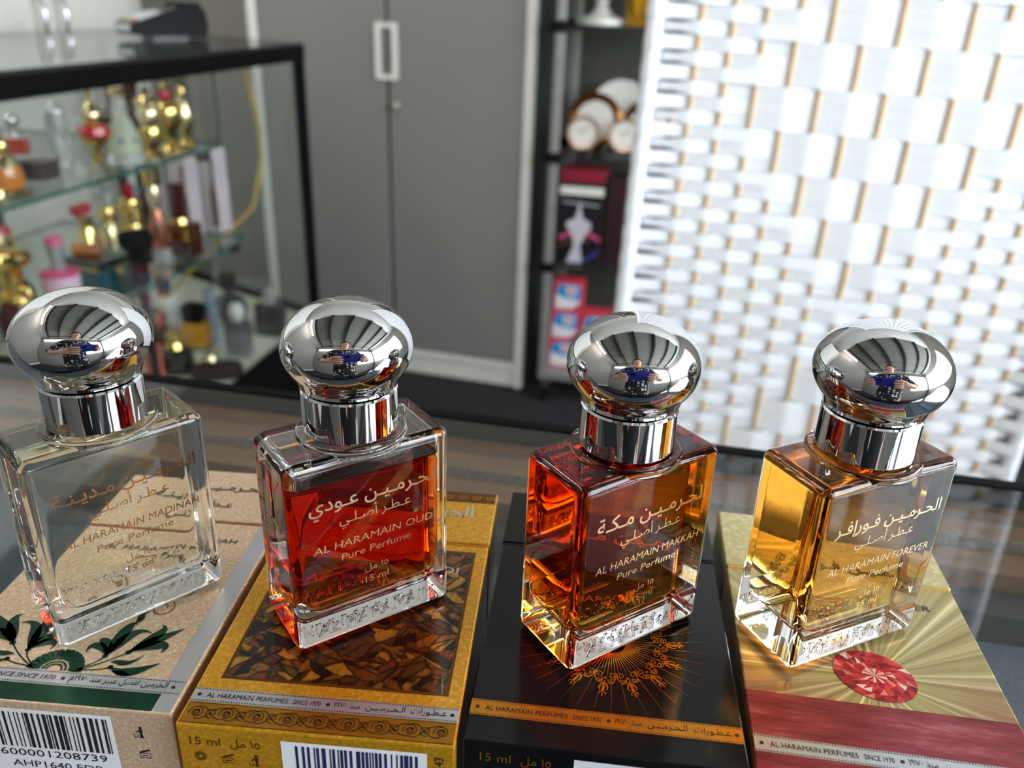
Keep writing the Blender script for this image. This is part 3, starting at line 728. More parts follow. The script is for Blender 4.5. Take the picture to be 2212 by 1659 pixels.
def bottle(i, label, liq, fill, ar, en, ink):
    x, y, a = BOT[i]
    t = thing('perfume_bottle', label, 'bottle', (x, y, BZ + T + 0.00025), R(a), 'perfume bottles with ball caps')
    o = obj('glass_body', glass_body_mesh(), 'glass', t)
    for p in o.data.polygons: p.use_smooth = True
    wn = o.modifiers.new('normals', 'WEIGHTED_NORMAL'); wn.keep_sharp = False
    cw, cdp, cz0, cz1 = W_ - 0.0048, D_ - 0.0042, 0.0078, H_ - 0.0024
    zl = cz0 + (cz1 - cz0) * fill
    def smoothwn(o2):
        for p in o2.data.polygons: p.use_smooth = True
        m2 = o2.modifiers.new('normals', 'WEIGHTED_NORMAL'); m2.keep_sharp = False
    smoothwn(obj('perfume', slab('perfume', 0.0010, cw, cdp, cz0, zl, vert=0.0048), liq, t))
    if fill < 1: smoothwn(obj('air_pocket', slab('air_pocket', 0.0008, cw, cdp, zl + 0.00006, cz1, 3), 'airpocket', t))
    obj('collar', G().lathe([(0.0, 0.0468), (0.0098, 0.0468), (0.0100, 0.0471), (0.0100, 0.0555), (0.0097, 0.0559), (0.0, 0.0559)], 64), 'chrome', t, smooth=25)
    obj('ball_cap', G().lathe(ball_profile(), 72), 'chrome', t, smooth=60)
    g = G()
    text(g, ar, -0.0142, 0.0152, 0.0340, 0, bold=0.010)
    text(g, 'عـطـر أصـلـي', -0.0078, 0.0086, 0.0298, 0)
    text(g, en, -0.0138, 0.0148, 0.0240, 0, h=0.0018, bold=0.0, shear=0.1)
    text(g, 'Pure Perfume', -0.0078, 0.0085, 0.0208, 0, h=0.0017, bold=0.0, shear=0.1)
    text(g, '١٥ مل', -0.0026, 0.0029, 0.0160, 0, h=0.0016)
    text(g, '15 ml', -0.0026, 0.0029, 0.0130, 0, h=0.0016, bold=0.0)
    g.xf(Matrix.Translation((0, -D_ / 2 - 0.00006, 0)) @ FRONT)
    obj('gold_lettering', g, ink, t)
    for side in (0, 1):
        g = G(); text(g, 'AL HARAMAIN', -0.0140, 0.0140, 0.0032, 0, h=0.0026, bold=0.0, ext=0.02, extz=0.00024)
        g.xf(Matrix.Rotation(pi * side, 4, 'Z') @ Matrix.Translation((0, -D_ / 2 - 0.00012, 0)) @ FRONT)
        obj('embossed_lettering', g, 'emboss', t)
    return t
bottle(0, 'clear glass perfume bottle with colourless perfume and chrome ball cap', 'liq_clear', 1.0, 'الحـرمـيـن مـديـنـة', 'AL HARAMAIN MADINAH', 'copperprint')
bottle(1, 'perfume bottle of dark red perfume with air gap and chrome ball cap', 'liq_red', 0.88, 'الحـرمـيـن عـودي', 'AL HARAMAIN OUDI', 'goldtext')
bottle(2, 'perfume bottle of bright orange perfume on the black box, chrome ball cap', 'liq_orange', 1.0, 'الحـرمـيـن مـكـة', 'AL HARAMAIN MAKKAH', 'goldtext')
bottle(3, 'perfume bottle of pale amber perfume on the gem box, chrome ball cap', 'liq_amber', 1.0, 'الحـرمـيـن فـورإفـر', 'AL HARAMAIN FOREVER', 'goldtext')
#@@PART2
# ================================================================== GREY CABINET
cb = thing('storage_cabinet', 'tall grey double door cabinet in a white frame behind the counter', 'cabinet', (0.028, 2.330, 0), R(-15))
CBW, CBH, CBD = 0.836, 1.95, 0.40        # local x from -CBW to 0, front at y = 0
def cbx(name, x0, x1, y0, y1, z0, z1, mat, parent=cb, bev=0.002):
    return obj(name, bbox_mesh(name, x0, x1, y0, y1, z0, z1, bev, 1), mat, parent)
cbx('side_panel', -CBW, -CBW + 0.026, -0.004, CBD, 0, CBH, 'white_lam')
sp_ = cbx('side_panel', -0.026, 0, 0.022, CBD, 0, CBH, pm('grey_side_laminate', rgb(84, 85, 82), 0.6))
cbx('front_edge', -0.026, 0.0005, -0.004, 0.0218, 0, CBH, 'white_lam')
cbx('top_panel', -CBW + 0.0262, -0.0262, 0, CBD, CBH - 0.026, CBH, 'white_lam')
cbx('back_panel', -CBW + 0.0262, -0.0262, CBD - 0.01, CBD, 0.066, CBH - 0.0262, 'white_lam')
cbx('plinth', -CBW + 0.0262, -0.0262, 0.006, 0.03, 0, 0.058, 'white_lam')
cbx('bottom_rail', -CBW + 0.0262, -0.0262, -0.002, CBD - 0.011, 0.0582, 0.078, 'white_lam')
SPX = -0.4165
dl = cbx('cabinet_door', -CBW + 0.028, SPX - 0.005, 0.0, 0.02, 0.081, CBH - 0.03, 'grey_door')
dr = cbx('cabinet_door', SPX + 0.005, -0.028, 0.0, 0.02, 0.081, CBH - 0.03, 'grey_door')
cbx('door_gap', SPX - 0.0048, SPX + 0.0048, 0.008, 0.018, 0.082, CBH - 0.032, 'dark_gap', bev=0.0003)
for s, d_ in ((-1, dl), (1, dr)):       # each leaf carries one half of the framed finger pull
    g = G(); z0, z1 = 0.872, 1.016; xo, xi = 0.032, 0.018
    a, b2 = sorted((SPX + s * 0.001, SPX + s * xo))
    g.box(a, b2, -0.006, -0.0002, z1 - 0.013, z1).box(a, b2, -0.006, -0.0002, z0, z0 + 0.013)
    a, b2 = sorted((SPX + s * xi, SPX + s * xo)); g.box(a, b2, -0.006, -0.0002, z0 + 0.013, z1 - 0.013)
    obj('finger_pull', g, 'white_lam', d_)
    a, b2 = sorted((SPX + s * 0.0036, SPX + s * xi)); obj('pull_recess', G().box(a, b2, -0.0012, -0.0003, z0 + 0.013, z1 - 0.013), 'alu', d_)
g = G().lathe([(0.0085, 0), (0.0085, 0.006), (0.006, 0.008), (0.0, 0.008)], 16); g.xf(Matrix.Translation((SPX + 0.026, -0.0003, 0.803)) @ Matrix.Rotation(pi / 2, 4, 'X'))
lk = obj('lock', g, 'steel', dr, smooth=40)
g = G().box(SPX + 0.0245, SPX + 0.0275, -0.026, -0.0085, 0.796, 0.809); obj('key', g, 'paledull', lk)

# ================================================================== WHITE CUPBOARD BEHIND THE CASE
cu = thing('wall_cupboard', 'white cupboard with two chrome bow handles behind the glass showcase', 'cupboard', (-1.25, 2.20, 0), R(-5.2))
obj('cupboard_body', bbox_mesh('cupboard_body', -0.42, -0.002, -1.15, 0.60, 0, 2.1, 0.003, 1), 'white_lam', cu)
for k, (y0, y1, hy) in enumerate(((-1.148, -0.62, -0.66), (-0.616, 0.104, 0.060), (0.108, 0.598, 0.150))):
    d_ = obj('cupboard_door', bbox_mesh('cupboard_door', 0.0, 0.018, y0 + 0.002, y1 - 0.002, 0.08, 2.08, 0.002, 1), 'white_lam', cu)
    if k:
        z0 = 0.955
        pts = [(0.019, hy, z0), (0.045, hy, z0 + 0.012), (0.052, hy, z0 + 0.05), (0.045, hy, z0 + 0.088), (0.019, hy, z0 + 0.10)]
        g = G().tube([Vector(p) for p in pts], 0.006, 8)
        obj('bow_handle', g, 'chrome', d_, smooth=50)

# ================================================================== GLASS SHOWCASE
A0 = Vector((-0.511, 2.074, 0)); E1 = Vector((0.171, 0.985, 0)).normalized(); N1 = Vector((E1.y, -E1.x, 0))
def cs(u, v, z=0.0):
    p = A0 - E1 * u - N1 * v; return Vector((p.x, p.y, z))
sh = thing('glass_showcase', 'black framed glass showcase with two glass shelves full of perfumes', 'showcase')
UN = 1.45     # near end, measured along the front from the far corner
def csprism(name, uv, z0, z1, mat, side=None, parent=sh):
    pts = [tuple(cs(u, v)[:2]) for u, v in uv]
    return obj(name, G().prism(pts, z0, z1, 0, side), mat, parent)
csprism('base_plinth', [(UN, 0.001), (0.0, 0.001), (-0.297, 0.648), (UN, 0.648)][::1], 0.0, 0.285, 'black')
csprism('deck', [(UN, 0.012), (0.012, 0.012), (-0.28, 0.64), (UN, 0.64)], 0.2852, 0.307, 'deckwhite')
csprism('front_bottom_rail', [(UN, 0.0), (0.0, 0.0), (0.0, 0.011), (UN, 0.011)], 0.2852, 0.315, 'black')
csprism('front_top_rail', [(UN, -0.001), (-0.001, -0.001), (0.012, 0.028), (UN, 0.028)], 0.938, 0.9695, 'black')
csprism('corner_post', [(0.028, 0.0), (0.0, 0.0), (-0.010, 0.022), (0.012, 0.026), (0.028, 0.012)], 0.3155, 0.9375, 'black')
csprism('corner_post', [(UN, 0.0), (UN - 0.025, 0.0), (UN - 0.025, 0.025), (UN, 0.025)], 0.3155, 0.9375, 'black')
csprism('end_top_rail', [(0.0, 0.030), (-0.013, 0.030), (-0.297, 0.650), (-0.282, 0.650)], 0.958, 0.9695, 'black')
csprism('end_bottom_rail', [(0.008, 0.013), (-0.004, 0.013), (-0.29, 0.640), (-0.279, 0.640)], 0.3072, 0.325, 'black')
csprism('top_glass', [(UN, 0.0), (0.0, 0.0), (-0.298, 0.651), (UN, 0.651)], 0.9697, 0.9757, ['shelfglass', 'dark_gap'], 1)
csprism('front_pane', [(UN - 0.026, 0.006), (0.029, 0.006), (0.029, 0.010), (UN - 0.026, 0.010)], 0.316, 0.9375, 'pane')
csprism('end_pane', [(-0.003, 0.030), (-0.008, 0.030), (-0.282, 0.625), (-0.277, 0.625)], 0.3255, 0.9575, 'pane')
SH1, SH2, DK = 0.796, 0.566, 0.307
s1 = csprism('glass_shelf', [(UN - 0.03, 0.040), (0.335, 0.040), (0.335, 0.55), (UN - 0.03, 0.55)], SH1 - 0.007, SH1, ['shelfglass', 'greenedge'], 1)
s2 = csprism('glass_shelf', [(UN - 0.03, 0.078), (0.20, 0.078), (0.20, 0.55), (UN - 0.03, 0.55)], SH2 - 0.007, SH2, ['shelfglass', 'greenedge'], 1)
mu_ = pm('dark_brown_upright', rgb(52, 32, 28), 0.5)
for px, wu in (((246, 250), 0.009), ((292, 250), 0.020), ((-60, 250), 0.02)):
    d_ = ray(px); q0 = cs(0, 0.628); hp = CAM + d_ * ((q0 - CAM).dot(N1) / d_.dot(N1)); u_ = (A0 - hp).dot(E1)
    csprism('back_upright', [(u_ + wu, 0.622), (u_ - wu, 0.622), (u_ - wu, 0.642), (u_ + wu, 0.642)], 0.3275, 0.957, mu_)
# support pole with rubber bracket under the middle shelf
d_ = ray((292, 512)); q0 = cs(0, 0.044); tt_ = (q0 - CAM).dot(N1) / d_.dot(N1); hp = CAM + d_ * tt_
g = G().lathe([(0.0, -0.085), (0.014, -0.085), (0.016, -0.03), (0.020, -0.022), (0.029, -0.014), (0.030, 0.0), (0.026, 0.008), (0.0, 0.010)], 20)
obj('support_head', g, 'rubber', sh, smooth=40, loc=hp)
obj('support_pole', G().lathe([(0.009, DK + 0.0002), (0.009, hp.z - 0.0852)], 14), pm('dark_brown_pole', rgb(50, 36, 32), 0.4), sh, smooth=40, loc=(hp.x, hp.y, 0))
for px in ((437, 330), (505, 528)):
    z_ = SH1 if px[1] < 400 else SH2; p_ = at_z(px, z_ - 0.0075)
    obj('shelf_peg', G().lathe([(0.0, -0.016), (0.012, -0.016), (0.016, 0.0), (0.0, 0.0)], 12), 'blackplastic', sh, loc=(p_.x, p_.y, z_ - 0.0075))

# hanging cables inside the showcase
def cable(label, col, pts, r):
    o = obj('cable', G().tube([cs(*p) for p in pts], r, 8), pm(label.split()[0] + '_cable', col, 0.5), smooth=60)
    return tag(o, label, 'cable')
cable('yellow cable hanging inside the right end of the showcase', rgb(196, 160, 60), [(0.06, 0.13, 0.93), (0.02, 0.13, 0.86), (-0.005, 0.13, 0.78), (0.0, 0.13, 0.70), (0.06, 0.13, 0.60), (0.12, 0.20, 0.52), (0.14, 0.30, 0.42), (0.12, 0.38, 0.34), (0.11, 0.42, 0.3125)], 0.0045)
cable('thin black cable hanging beside the yellow cable in the showcase', rgb(40, 40, 42), [(0.08, 0.19, 0.93), (0.08, 0.19, 0.80), (0.10, 0.19, 0.70), (0.14, 0.20, 0.62), (0.17, 0.20, 0.45), (0.17, 0.21, 0.3105)], 0.003)

# ---- goods in the showcase ------------------------------------------------
def gl(name, col, rough=0.0, tr=0.9):
    m, nt, b = nm(name); b.inputs['Base Color'].default_value = col
    b.inputs['Transmission Weight'].default_value = tr; b.inputs['Roughness'].default_value = rough; b.inputs['IOR'].default_value = 1.3
    return m
M['g_clear'] = gl('clear_small_glass', rgb(236, 238, 238), 0.02, 0.85)
M['g_frost'] = gl('frosted_glass', rgb(230, 232, 210), 0.35, 0.6)
M['g_amber'] = pm('amber_liquid', rgb(190, 110, 20), 0.12, coat=0.6, scale=60)
M['g_orange'] = pm('orange_liquid', rgb(206, 140, 30), 0.12, coat=0.6, scale=60)
M['g_red'] = pm('red_faceted_glass', rgb(186, 34, 16), 0.12, coat=0.8, var=0.3, scale=120)
M['g_redliq'] = pm('red_liquid', rgb(160, 44, 20), 0.12, coat=0.8, scale=60)
M['g_dark'] = pm('smoky_dark_glass', rgb(30, 28, 34), 0.08, coat=0.8)
M['g_grey'] = gl('smoky_grey_glass', rgb(120, 118, 128), 0.05, 0.7)
M['pink'] = pm('pink_lacquer', rgb(206, 70, 122), 0.45)
M['palepink'] = pm('pale_pink_glass', rgb(226, 186, 208), 0.3)
M['crimson'] = pm('crimson_lacquer', rgb(170, 16, 44), 0.25)
M['teal'] = pm('teal_lacquer', rgb(22, 78, 88), 0.2, coat=0.5)
M['teald'] = pm('dark_teal_top', rgb(10, 36, 44), 0.12, coat=0.8)
M['brownbox'] = pm('dark_brown_box', rgb(44, 28, 26), 0.35)
M['maroon'] = pm('maroon_glass', rgb(70, 24, 24), 0.15, coat=0.6)
M['mauve'] = pm('pale_mauve_card', rgb(214, 196, 204), 0.55)
M['copper'] = pm('copper_metal', rgb(196, 120, 96), 0.25, 0.9)
M['salmon'] = pm('salmon_card', rgb(216, 110, 96), 0.5)
M['offwhite'] = pm('off_white_glass', rgb(222, 220, 212), 0.3)
M['bluegl'] = gl('pale_blue_glass', rgb(190, 206, 226), 0.05, 0.7)
M['blueink'] = pm('blue_flower_print', rgb(70, 66, 160), 0.4)
M['darkgreen'] = pm('dark_green_glass', rgb(30, 36, 26), 0.12, coat=0.8)

def spot(px, z, hpx):
    """base pixel on the shelf plane -> world place and real height for a thing hpx tall in the photograph"""
    P = at_z(px, z); P.z = z + 0.0003
    return P, hpx * depth(P) / FPX * 1.05
def goods(name, label, cat, px, z, hpx, parts, group='perfumes in the showcase', rot=0.0, seg=20):
    P, h = spot(px, z, hpx)
    t = thing(name, label, cat, P, rot, group)
    for (pn, mat, prof) in parts:
        if callable(prof):
            g = prof(h)
            obj(pn, g, mat, t, smooth=35)
        else:
            obj(pn, G().lathe([(r * h, q * h) for r, q in prof], seg), mat, t, smooth=40)
    return t
def bx(x0, x1, y0, y1, z0, z1, bev=0.01):
    return lambda h: bbox_mesh('b', x0 * h, x1 * h, y0 * h, y1 * h, z0 * h, z1 * h, bev * h, 2)
def ring(cx, cz, r, tr, y=0.0):
    return lambda h: G().tube([((cx + r * math.cos(2 * pi * k / 14)) * h, y * h, (cz + r * math.sin(2 * pi * k / 14)) * h) for k in range(15)], tr * h, 6)
SB = 'perfume_flacon'
# top shelf
goods(SB, 'amber flacon with gold cap and wide gold foot at the showcase left edge', 'bottle', (22, 426), SH1, 135,
      [('foot', 'paledull', [(0, 0), (.30, 0), (.33, .06), (.22, .16), (0, .16)]), ('amber_body', 'g_amber', [(0, .161), (.24, .161), (.26, .30), (.22, .46), (0, .46)]),
       ('shoulder', 'paledull', [(0, .461), (.22, .461), (.16, .60), (.09, .66), (0, .66)]), ('cap', 'gold', [(0, .661), (.10, .661), (.13, .74), (.10, .84), (.04, .92), (.02, 1.0), (0, 1.0)])])
P, h = spot((62, 384), SH1, 36)
tb = thing('small_carton', 'small dark brown carton lying under the red flacon in the showcase', 'box', P, R(-6))
obj('carton', bbox_mesh('carton', -0.042, 0.042, -0.022, 0.022, 0, h, 0.001, 1), 'brownbox', tb)
obj('copper_band', G().box(-0.012, -0.006, -0.0224, 0.0224, 0.0003, h + 0.0004), 'copper', tb)
Q = P + Vector((-0.012, 0.002, h + 0.0006))
tb = thing(SB, 'small red flacon with chrome ball cap standing on the brown carton', 'bottle', Q, R(8), 'perfumes in the showcase')
obj('glass_base', bbox_mesh('glass_base', -0.021, 0.021, -0.012, 0.012, 0, 0.008, 0.002), 'g_clear', tb)
obj('red_body', bbox_mesh('red_body', -0.019, 0.019, -0.011, 0.011, 0.0081, 0.033, 0.002), 'g_redliq', tb)
obj('glass_shoulder', bbox_mesh('glass_shoulder', -0.021, 0.021, -0.012, 0.012, 0.0331, 0.038, 0.0015), 'g_clear', tb)
obj('collar', G().lathe([(0, .0381), (.0085, .0381), (.0085, .050), (0, .050)], 20), 'chrome', tb, smooth=40)
obj('ball_cap', G().lathe([(0, .0501)] + [(0.0125 * math.sin(pi * k / 12) if 0 < k < 12 else 0, .0595 - .0094 * math.cos(pi * k / 12)) for k in range(1, 13)], 20), 'chrome', tb, smooth=True)
goods(SB, 'tall slender clear glass flacon with pointed silver top on the upper shelf', 'bottle', (140, 365), SH1, 148,
      [('foot', 'g_clear', [(0, 0), (.14, 0), (.15, .05), (.07, .10), (0, .10)]), ('glass_body', 'g_clear', [(0, .101), (.08, .101), (.13, .25), (.15, .50), (.13, .70), (.11, .76), (0, .76)]),
       ('silver_top', 'silver', [(0, .761), (.13, .761), (.12, .82), (.05, .88), (.02, .95), (.008, 1.0), (0, 1.0)])])
t = goods(SB, 'ornate flacon with red ball body and gold flower top on the upper shelf', 'bottle', (216, 366), SH1, 168,
      [('gold_foot', 'gold', [(0, .06), (.05, .06), (.07, .14), (.05, .22), (.07, .26), (0, .26)]), ('gold_cup', 'gold', [(0, .261), (.08, .261), (.17, .35), (.18, .38), (0, .38)]),
       ('red_body', 'g_red', [(0, .381), (.16, .381), (.20, .43), (.19, .50), (.10, .55), (0, .55)]), ('gold_neck', 'gold', [(0, .551), (.09, .551), (.07, .60), (.10, .64), (0, .64)]),
       ('gold_dome', 'paledull', [(0, .641), (.12, .641), (.11, .70), (.05, .77), (.03, .80), (0, .80)]), ('stem', 'gold', [(0, .801), (.02, .801), (.03, .93), (0, .93)]),
       ('flower_top', 'gold', [(0, .931), (.05, .931), (.13, .96), (.12, 1.0), (.03, .97), (0, .97)])], seg=14)
h = spot((216, 366), SH1, 168)[1]
for k in range(3):
    a = 2 * pi * k / 3 + 0.4
    obj('curled_leg', G().tube([(math.cos(a) * r * h, math.sin(a) * r * h, z * h) for r, z in ((.03, .10), (.08, .06), (.12, .02), (.15, .012), (.16, .03))], 0.012 * h, 6), 'gold', t, smooth=60)
goods(SB, 'small round clear flacon with black stopper behind the red ball flacon', 'bottle', (246, 335), SH1, 92,
      [('glass_body', 'g_clear', [(0, 0), (.30, 0), (.36, .15), (.34, .45), (.15, .60), (0, .60)]), ('neck', 'silver', [(0, .601), (.12, .601), (.12, .70), (0, .70)]), ('stopper', 'blackplastic', [(0, .701), (.16, .701), (.22, .82), (.14, .96), (0, 1.0)])])
t = goods(SB, 'frosted cone flacon with blue flowers and gold bird shaped top', 'bottle', (276, 352), SH1, 150,
      [('glass_base', 'g_clear', [(0, 0), (.22, 0), (.23, .07), (.20, .13), (0, .13)]), ('frosted_body', 'g_frost', [(0, .131), (.22, .131), (.20, .35), (.12, .56), (.07, .66), (0, .66)]),
       ('crystal_neck', 'g_clear', [(0, .661), (.09, .661), (.11, .70), (.08, .76), (.10, .80), (.06, .86), (0, .86)]), ('gold_top', 'gold', [(0, .861), (.05, .861), (.12, .92), (.10, .97), (0, 1.0)])])
h = spot((276, 352), SH1, 150)[1]
for k in range(3):
    a = R(-130 + 55 * k); gg = G().disc(0, 0, 0.045 * h, 0, 8).disc(0, 0, 0.022 * h, 0.0004, 6)
    gg.xf(Matrix.Translation((.197 * h * math.cos(a), .197 * h * math.sin(a), .33 * h)) @ Matrix.Rotation(a + pi / 2, 4, 'Z') @ Matrix.Rotation(R(72), 4, 'X'))
    obj('blue_flower', gg, 'blueink', t)
goods(SB, 'gold beehive flacon with dark finial in the gold cluster', 'bottle', (333, 342), SH1, 142,
      [('gold_base', 'gold', [(0, 0), (.16, 0), (.17, .06), (.10, .12), (.15, .25), (.16, .40), (.12, .48), (0, .48)]), ('gold_shoulder', 'paledull', [(0, .481), (.13, .481), (.16, .58), (.15, .70), (.09, .76), (0, .76)]),
       ('gold_dome', 'gold', [(0, .761), (.17, .761), (.16, .80), (.07, .88), (0, .88)]), ('finial', 'maroon', [(0, .881), (.05, .881), (.06, .94), (0, 1.0)])], seg=14)
t = goods(SB, 'gold urn flacon with red jewel under its tip', 'bottle', (371, 326), SH1, 138,
      [('gold_foot', 'gold', [(0, 0), (.17, 0), (.15, .06), (.06, .12), (.06, .18), (0, .18)]), ('gold_urn', 'gold', [(0, .181), (.08, .181), (.17, .35), (.20, .60), (.16, .68), (.06, .74), (0, .74)]),
       ('red_jewel', 'crimson', [(0, .741), (.09, .741), (.10, .80), (.08, .86), (0, .86)]), ('gold_tip', 'gold', [(0, .861), (.06, .861), (.07, .92), (.02, .97), (0, 1.0)])], seg=14)
h = spot((371, 326), SH1, 138)[1]
for s in (-1, 1): obj('urn_handle', ring(s * .17, .62, .05, .014)(h), 'gold', t, smooth=60)
goods(SB, 'slim gold almond flacon at the right end of the gold cluster', 'bottle', (404, 312), SH1, 116,
      [('gold_foot', 'gold', [(0, 0), (.15, 0), (.13, .06), (.05, .12), (0, .12)]), ('gold_body', 'paledull', [(0, .121), (.07, .121), (.17, .35), (.16, .55), (.09, .78), (.06, .84), (0, .84)]), ('gold_tip', 'gold', [(0, .841), (.07, .841), (.08, .90), (.04, 1.0), (0, 1.0)])], seg=14)
# middle shelf
t = goods(SB, 'gold capped flacon with pink lid at the left edge of the middle shelf', 'bottle', (30, 690), SH2, 190,
      [('dark_body', 'maroon', [(0, 0), (.24, 0), (.26, .30), (.20, .42), (0, .42)]), ('gold_neck', 'gold', [(0, .421), (.13, .421), (.11, .52), (.16, .60), (0, .60)]), ('gold_cap', 'paledull', [(0, .601), (.15, .601), (.17, .80), (.15, .95), (0, .95)]), ('pink_lid', 'crimson', [(0, .951), (.16, .951), (.15, 1.0), (0, 1.0)])])
t = goods(SB, 'dark red flacon tied with a large gold bow on the middle shelf', 'bottle', (54, 722), SH2, 172,
      [('dark_body', 'maroon', [(0, 0), (.26, 0), (.28, .25), (.22, .42), (0, .42)]), ('gold_neck', 'gold', [(0, .421), (.15, .421), (.10, .60), (.12, .78), (0, .78)]), ('gold_dish', 'gold', [(0, .781), (.10, .781), (.23, .90), (.24, .95), (.20, 1.0), (0, .96)])])
h = spot((54, 722), SH2, 172)[1]
for s in (-1, 1): obj('bow_loop', G().tube([(s * r * h, -.16 * h, z * h) for r, z in ((.02, .48), (.12, .60), (.24, .62), (.28, .52), (.22, .42), (.12, .44), (.03, .48))], .035 * h, 8), 'gold', t, smooth=60)
t = goods(SB, 'pale pink tumbler flacon with pink rim and silver cap', 'bottle', (152, 706), SH2, 188,
      [('pink_body', 'palepink', [(0, 0), (.16, 0), (.195, .60), (0, .60)]), ('pink_rim', 'pink', [(0, .601), (.20, .601), (.20, .625), (.09, .66), (0, .66)]), ('silver_cap', 'silver', [(0, .661), (.075, .661), (.085, .92), (0, .92)]), ('pink_lid', 'pink', [(0, .921), (.09, .921), (.085, 1.0), (0, 1.0)])])
P, h = spot((226, 634), SH2, 62)
tb = thing('perfume_case', 'dark teal square perfume case with gold rim on the middle shelf', 'box', P, R(-22), 'perfumes in the showcase')
obj('teal_body', bbox_mesh('teal_body', -0.043, 0.043, -0.040, 0.040, 0, 0.056, 0.002), 'teal', tb)
obj('gold_rim', bbox_mesh('gold_rim', -0.044, 0.044, -0.041, 0.041, 0.0562, 0.0592, 0.0006, 1), 'gold', tb)
obj('dark_top', bbox_mesh('dark_top', -0.0425, 0.0425, -0.0395, 0.0395, 0.0594, 0.072, 0.003), 'teald', tb)
Q = P + Vector((-0.018, 0.012, 0.0725))
tb = thing(SB, 'gold flacon with crimson slanted cap standing on the teal case', 'bottle', Q, R(14), 'perfumes in the showcase')
obj('amber_base', bbox_mesh('amber_base', -0.028, 0.020, -0.016, 0.016, 0, 0.022, 0.003), 'g_amber', tb)
obj('gold_body', G().lathe([(0, .0222), (.020, .0222), (.015, .045), (.012, .056), (.016, .066), (0, .066)], 18), 'gold', tb, smooth=40)
gg = G().lathe([(0, 0), (.016, 0), (.020, .008), (.016, .017), (0, .019)], 18); gg.xf(Matrix.Translation((-.003, 0, .067)) @ Matrix.Rotation(R(-14), 4, 'Y')); gg.xf(Matrix.Translation((0, 0, 0.004)))
obj('crimson_cap', gg, 'crimson', tb, smooth=40)
goods(SB, 'tall gold flacon behind the rubber bracket on the middle shelf', 'bottle', (244, 530), SH2, 118, [('gold_body', 'paledull', [(0, 0), (.20, 0), (.18, .25), (.12, .40), (0, .40)]), ('gold_neck', 'gold', [(0, .401), (.13, .401), (.15, .60), (.10, .70), (0, .70)]), ('glass_stopper', 'g_clear', [(0, .701), (.06, .701), (.16, .85), (.05, 1.0), (0, 1.0)])])
goods(SB, 'round gold banded flacon with crimson stopper on the middle shelf', 'bottle', (290, 510), SH2, 106, [('gold_body', 'gold', [(0, 0), (.20, 0), (.22, .18), (.19, .26), (.22, .34), (.20, .50), (.24, .60), (.20, .72), (.08, .78), (0, .78)]), ('crimson_stopper', 'crimson', [(0, .781), (.09, .781), (.10, 1.0), (0, 1.0)])])
t = goods('crystal_butterfly', 'clear crystal winged ornament behind the gold flacons', 'ornament', (272, 500), SH2, 96, [('crystal_stand', 'g_clear', [(0, 0), (.16, 0), (.06, .10), (.05, .50), (0, .50)])])
h = spot((272, 500), SH2, 96)[1]
for s in (-1, 1):
    gg = G().prism([(0, 0), (s * .30 * h, .16 * h), (s * .46 * h, .46 * h), (s * .30 * h, .50 * h), (s * .06 * h, .22 * h)][::s], -.02 * h, .02 * h); gg.xf(Matrix.Translation((0, 0, .50 * h)) @ FRONT)
    obj('crystal_wing', gg, 'bluegl', t)
goods(SB, 'slim gold topped flacon with pink body beside the brown flacon', 'bottle', (352, 560), SH2, 190, [('glass_base', 'g_clear', [(0, 0), (.09, 0), (.10, .12), (0, .12)]), ('pink_body', 'copper', [(0, .121), (.075, .121), (.10, .35), (.05, .55), (0, .55)]), ('gold_neck', 'paledull', [(0, .551), (.05, .551), (.07, .70), (.04, .80), (0, .80)]), ('gold_cap', 'gold', [(0, .801), (.09, .801), (.10, .97), (0, 1.0)])])
P, h = spot((398, 548), SH2, 160)
tb = thing(SB, 'square maroon flacon with gold label and tall dark cap', 'bottle', P, R(-14), 'perfumes in the showcase')
obj('maroon_base', bbox_mesh('maroon_base', -0.036, 0.036, -0.022, 0.022, 0, 0.030, 0.003), 'maroon', tb)
obj('gold_plate', bbox_mesh('gold_plate', -0.036, 0.036, -0.022, 0.022, 0.0302, 0.068, 0.003), 'brownink', tb)
obj('gold_label', G().add([(-0.030, -0.0223, 0.034), (0.030, -0.0223, 0.034), (0.030, -0.0223, 0.062), (-0.030, -0.0223, 0.062)], [(0, 1, 2, 3)]), 'gold', tb)
obj('gold_collar', G().lathe([(0, .0682), (.020, .0682), (.017, .078), (0, .078)], 18), 'gold', tb, smooth=40)
obj('dark_cap', bbox_mesh('dark_cap', -0.014, 0.014, -0.012, 0.012, 0.0782, 0.150, 0.002), 'maroon', tb)
for (px, w_, hp, ln, lab) in (((412, 505), 0.050, 165, 'mauve', 'pale mauve upright carton behind the square maroon flacon'), ((474, 496), 0.046, 170, 'mauve', 'pale mauve upright carton with dark flacon picture at the shelf end')):
    P, h = spot(px, SH2, hp)
    tb = thing('upright_carton', lab, 'box', P, R(-20), 'upright cartons in the showcase')
    obj('carton', bbox_mesh('carton', -w_ / 2, w_ / 2, -0.02, 0.02, 0, h, 0.001, 1), ln, tb)
    gg = G().add([(0.002, -0.0204, .06 * h), (w_ * .40, -0.0204, .06 * h), (w_ * .40, -0.0204, .45 * h), (w_ * .32, -0.0204, .62 * h), (w_ * .36, -0.0204, .86 * h), (.010, -0.0204, .86 * h), (.008, -0.0204, .62 * h), (0.002, -0.0204, .45 * h)], [tuple(range(8))])
    obj('flacon_picture', gg, 'maroon', tb)
P, h = spot((545, 508), SH2, 4)
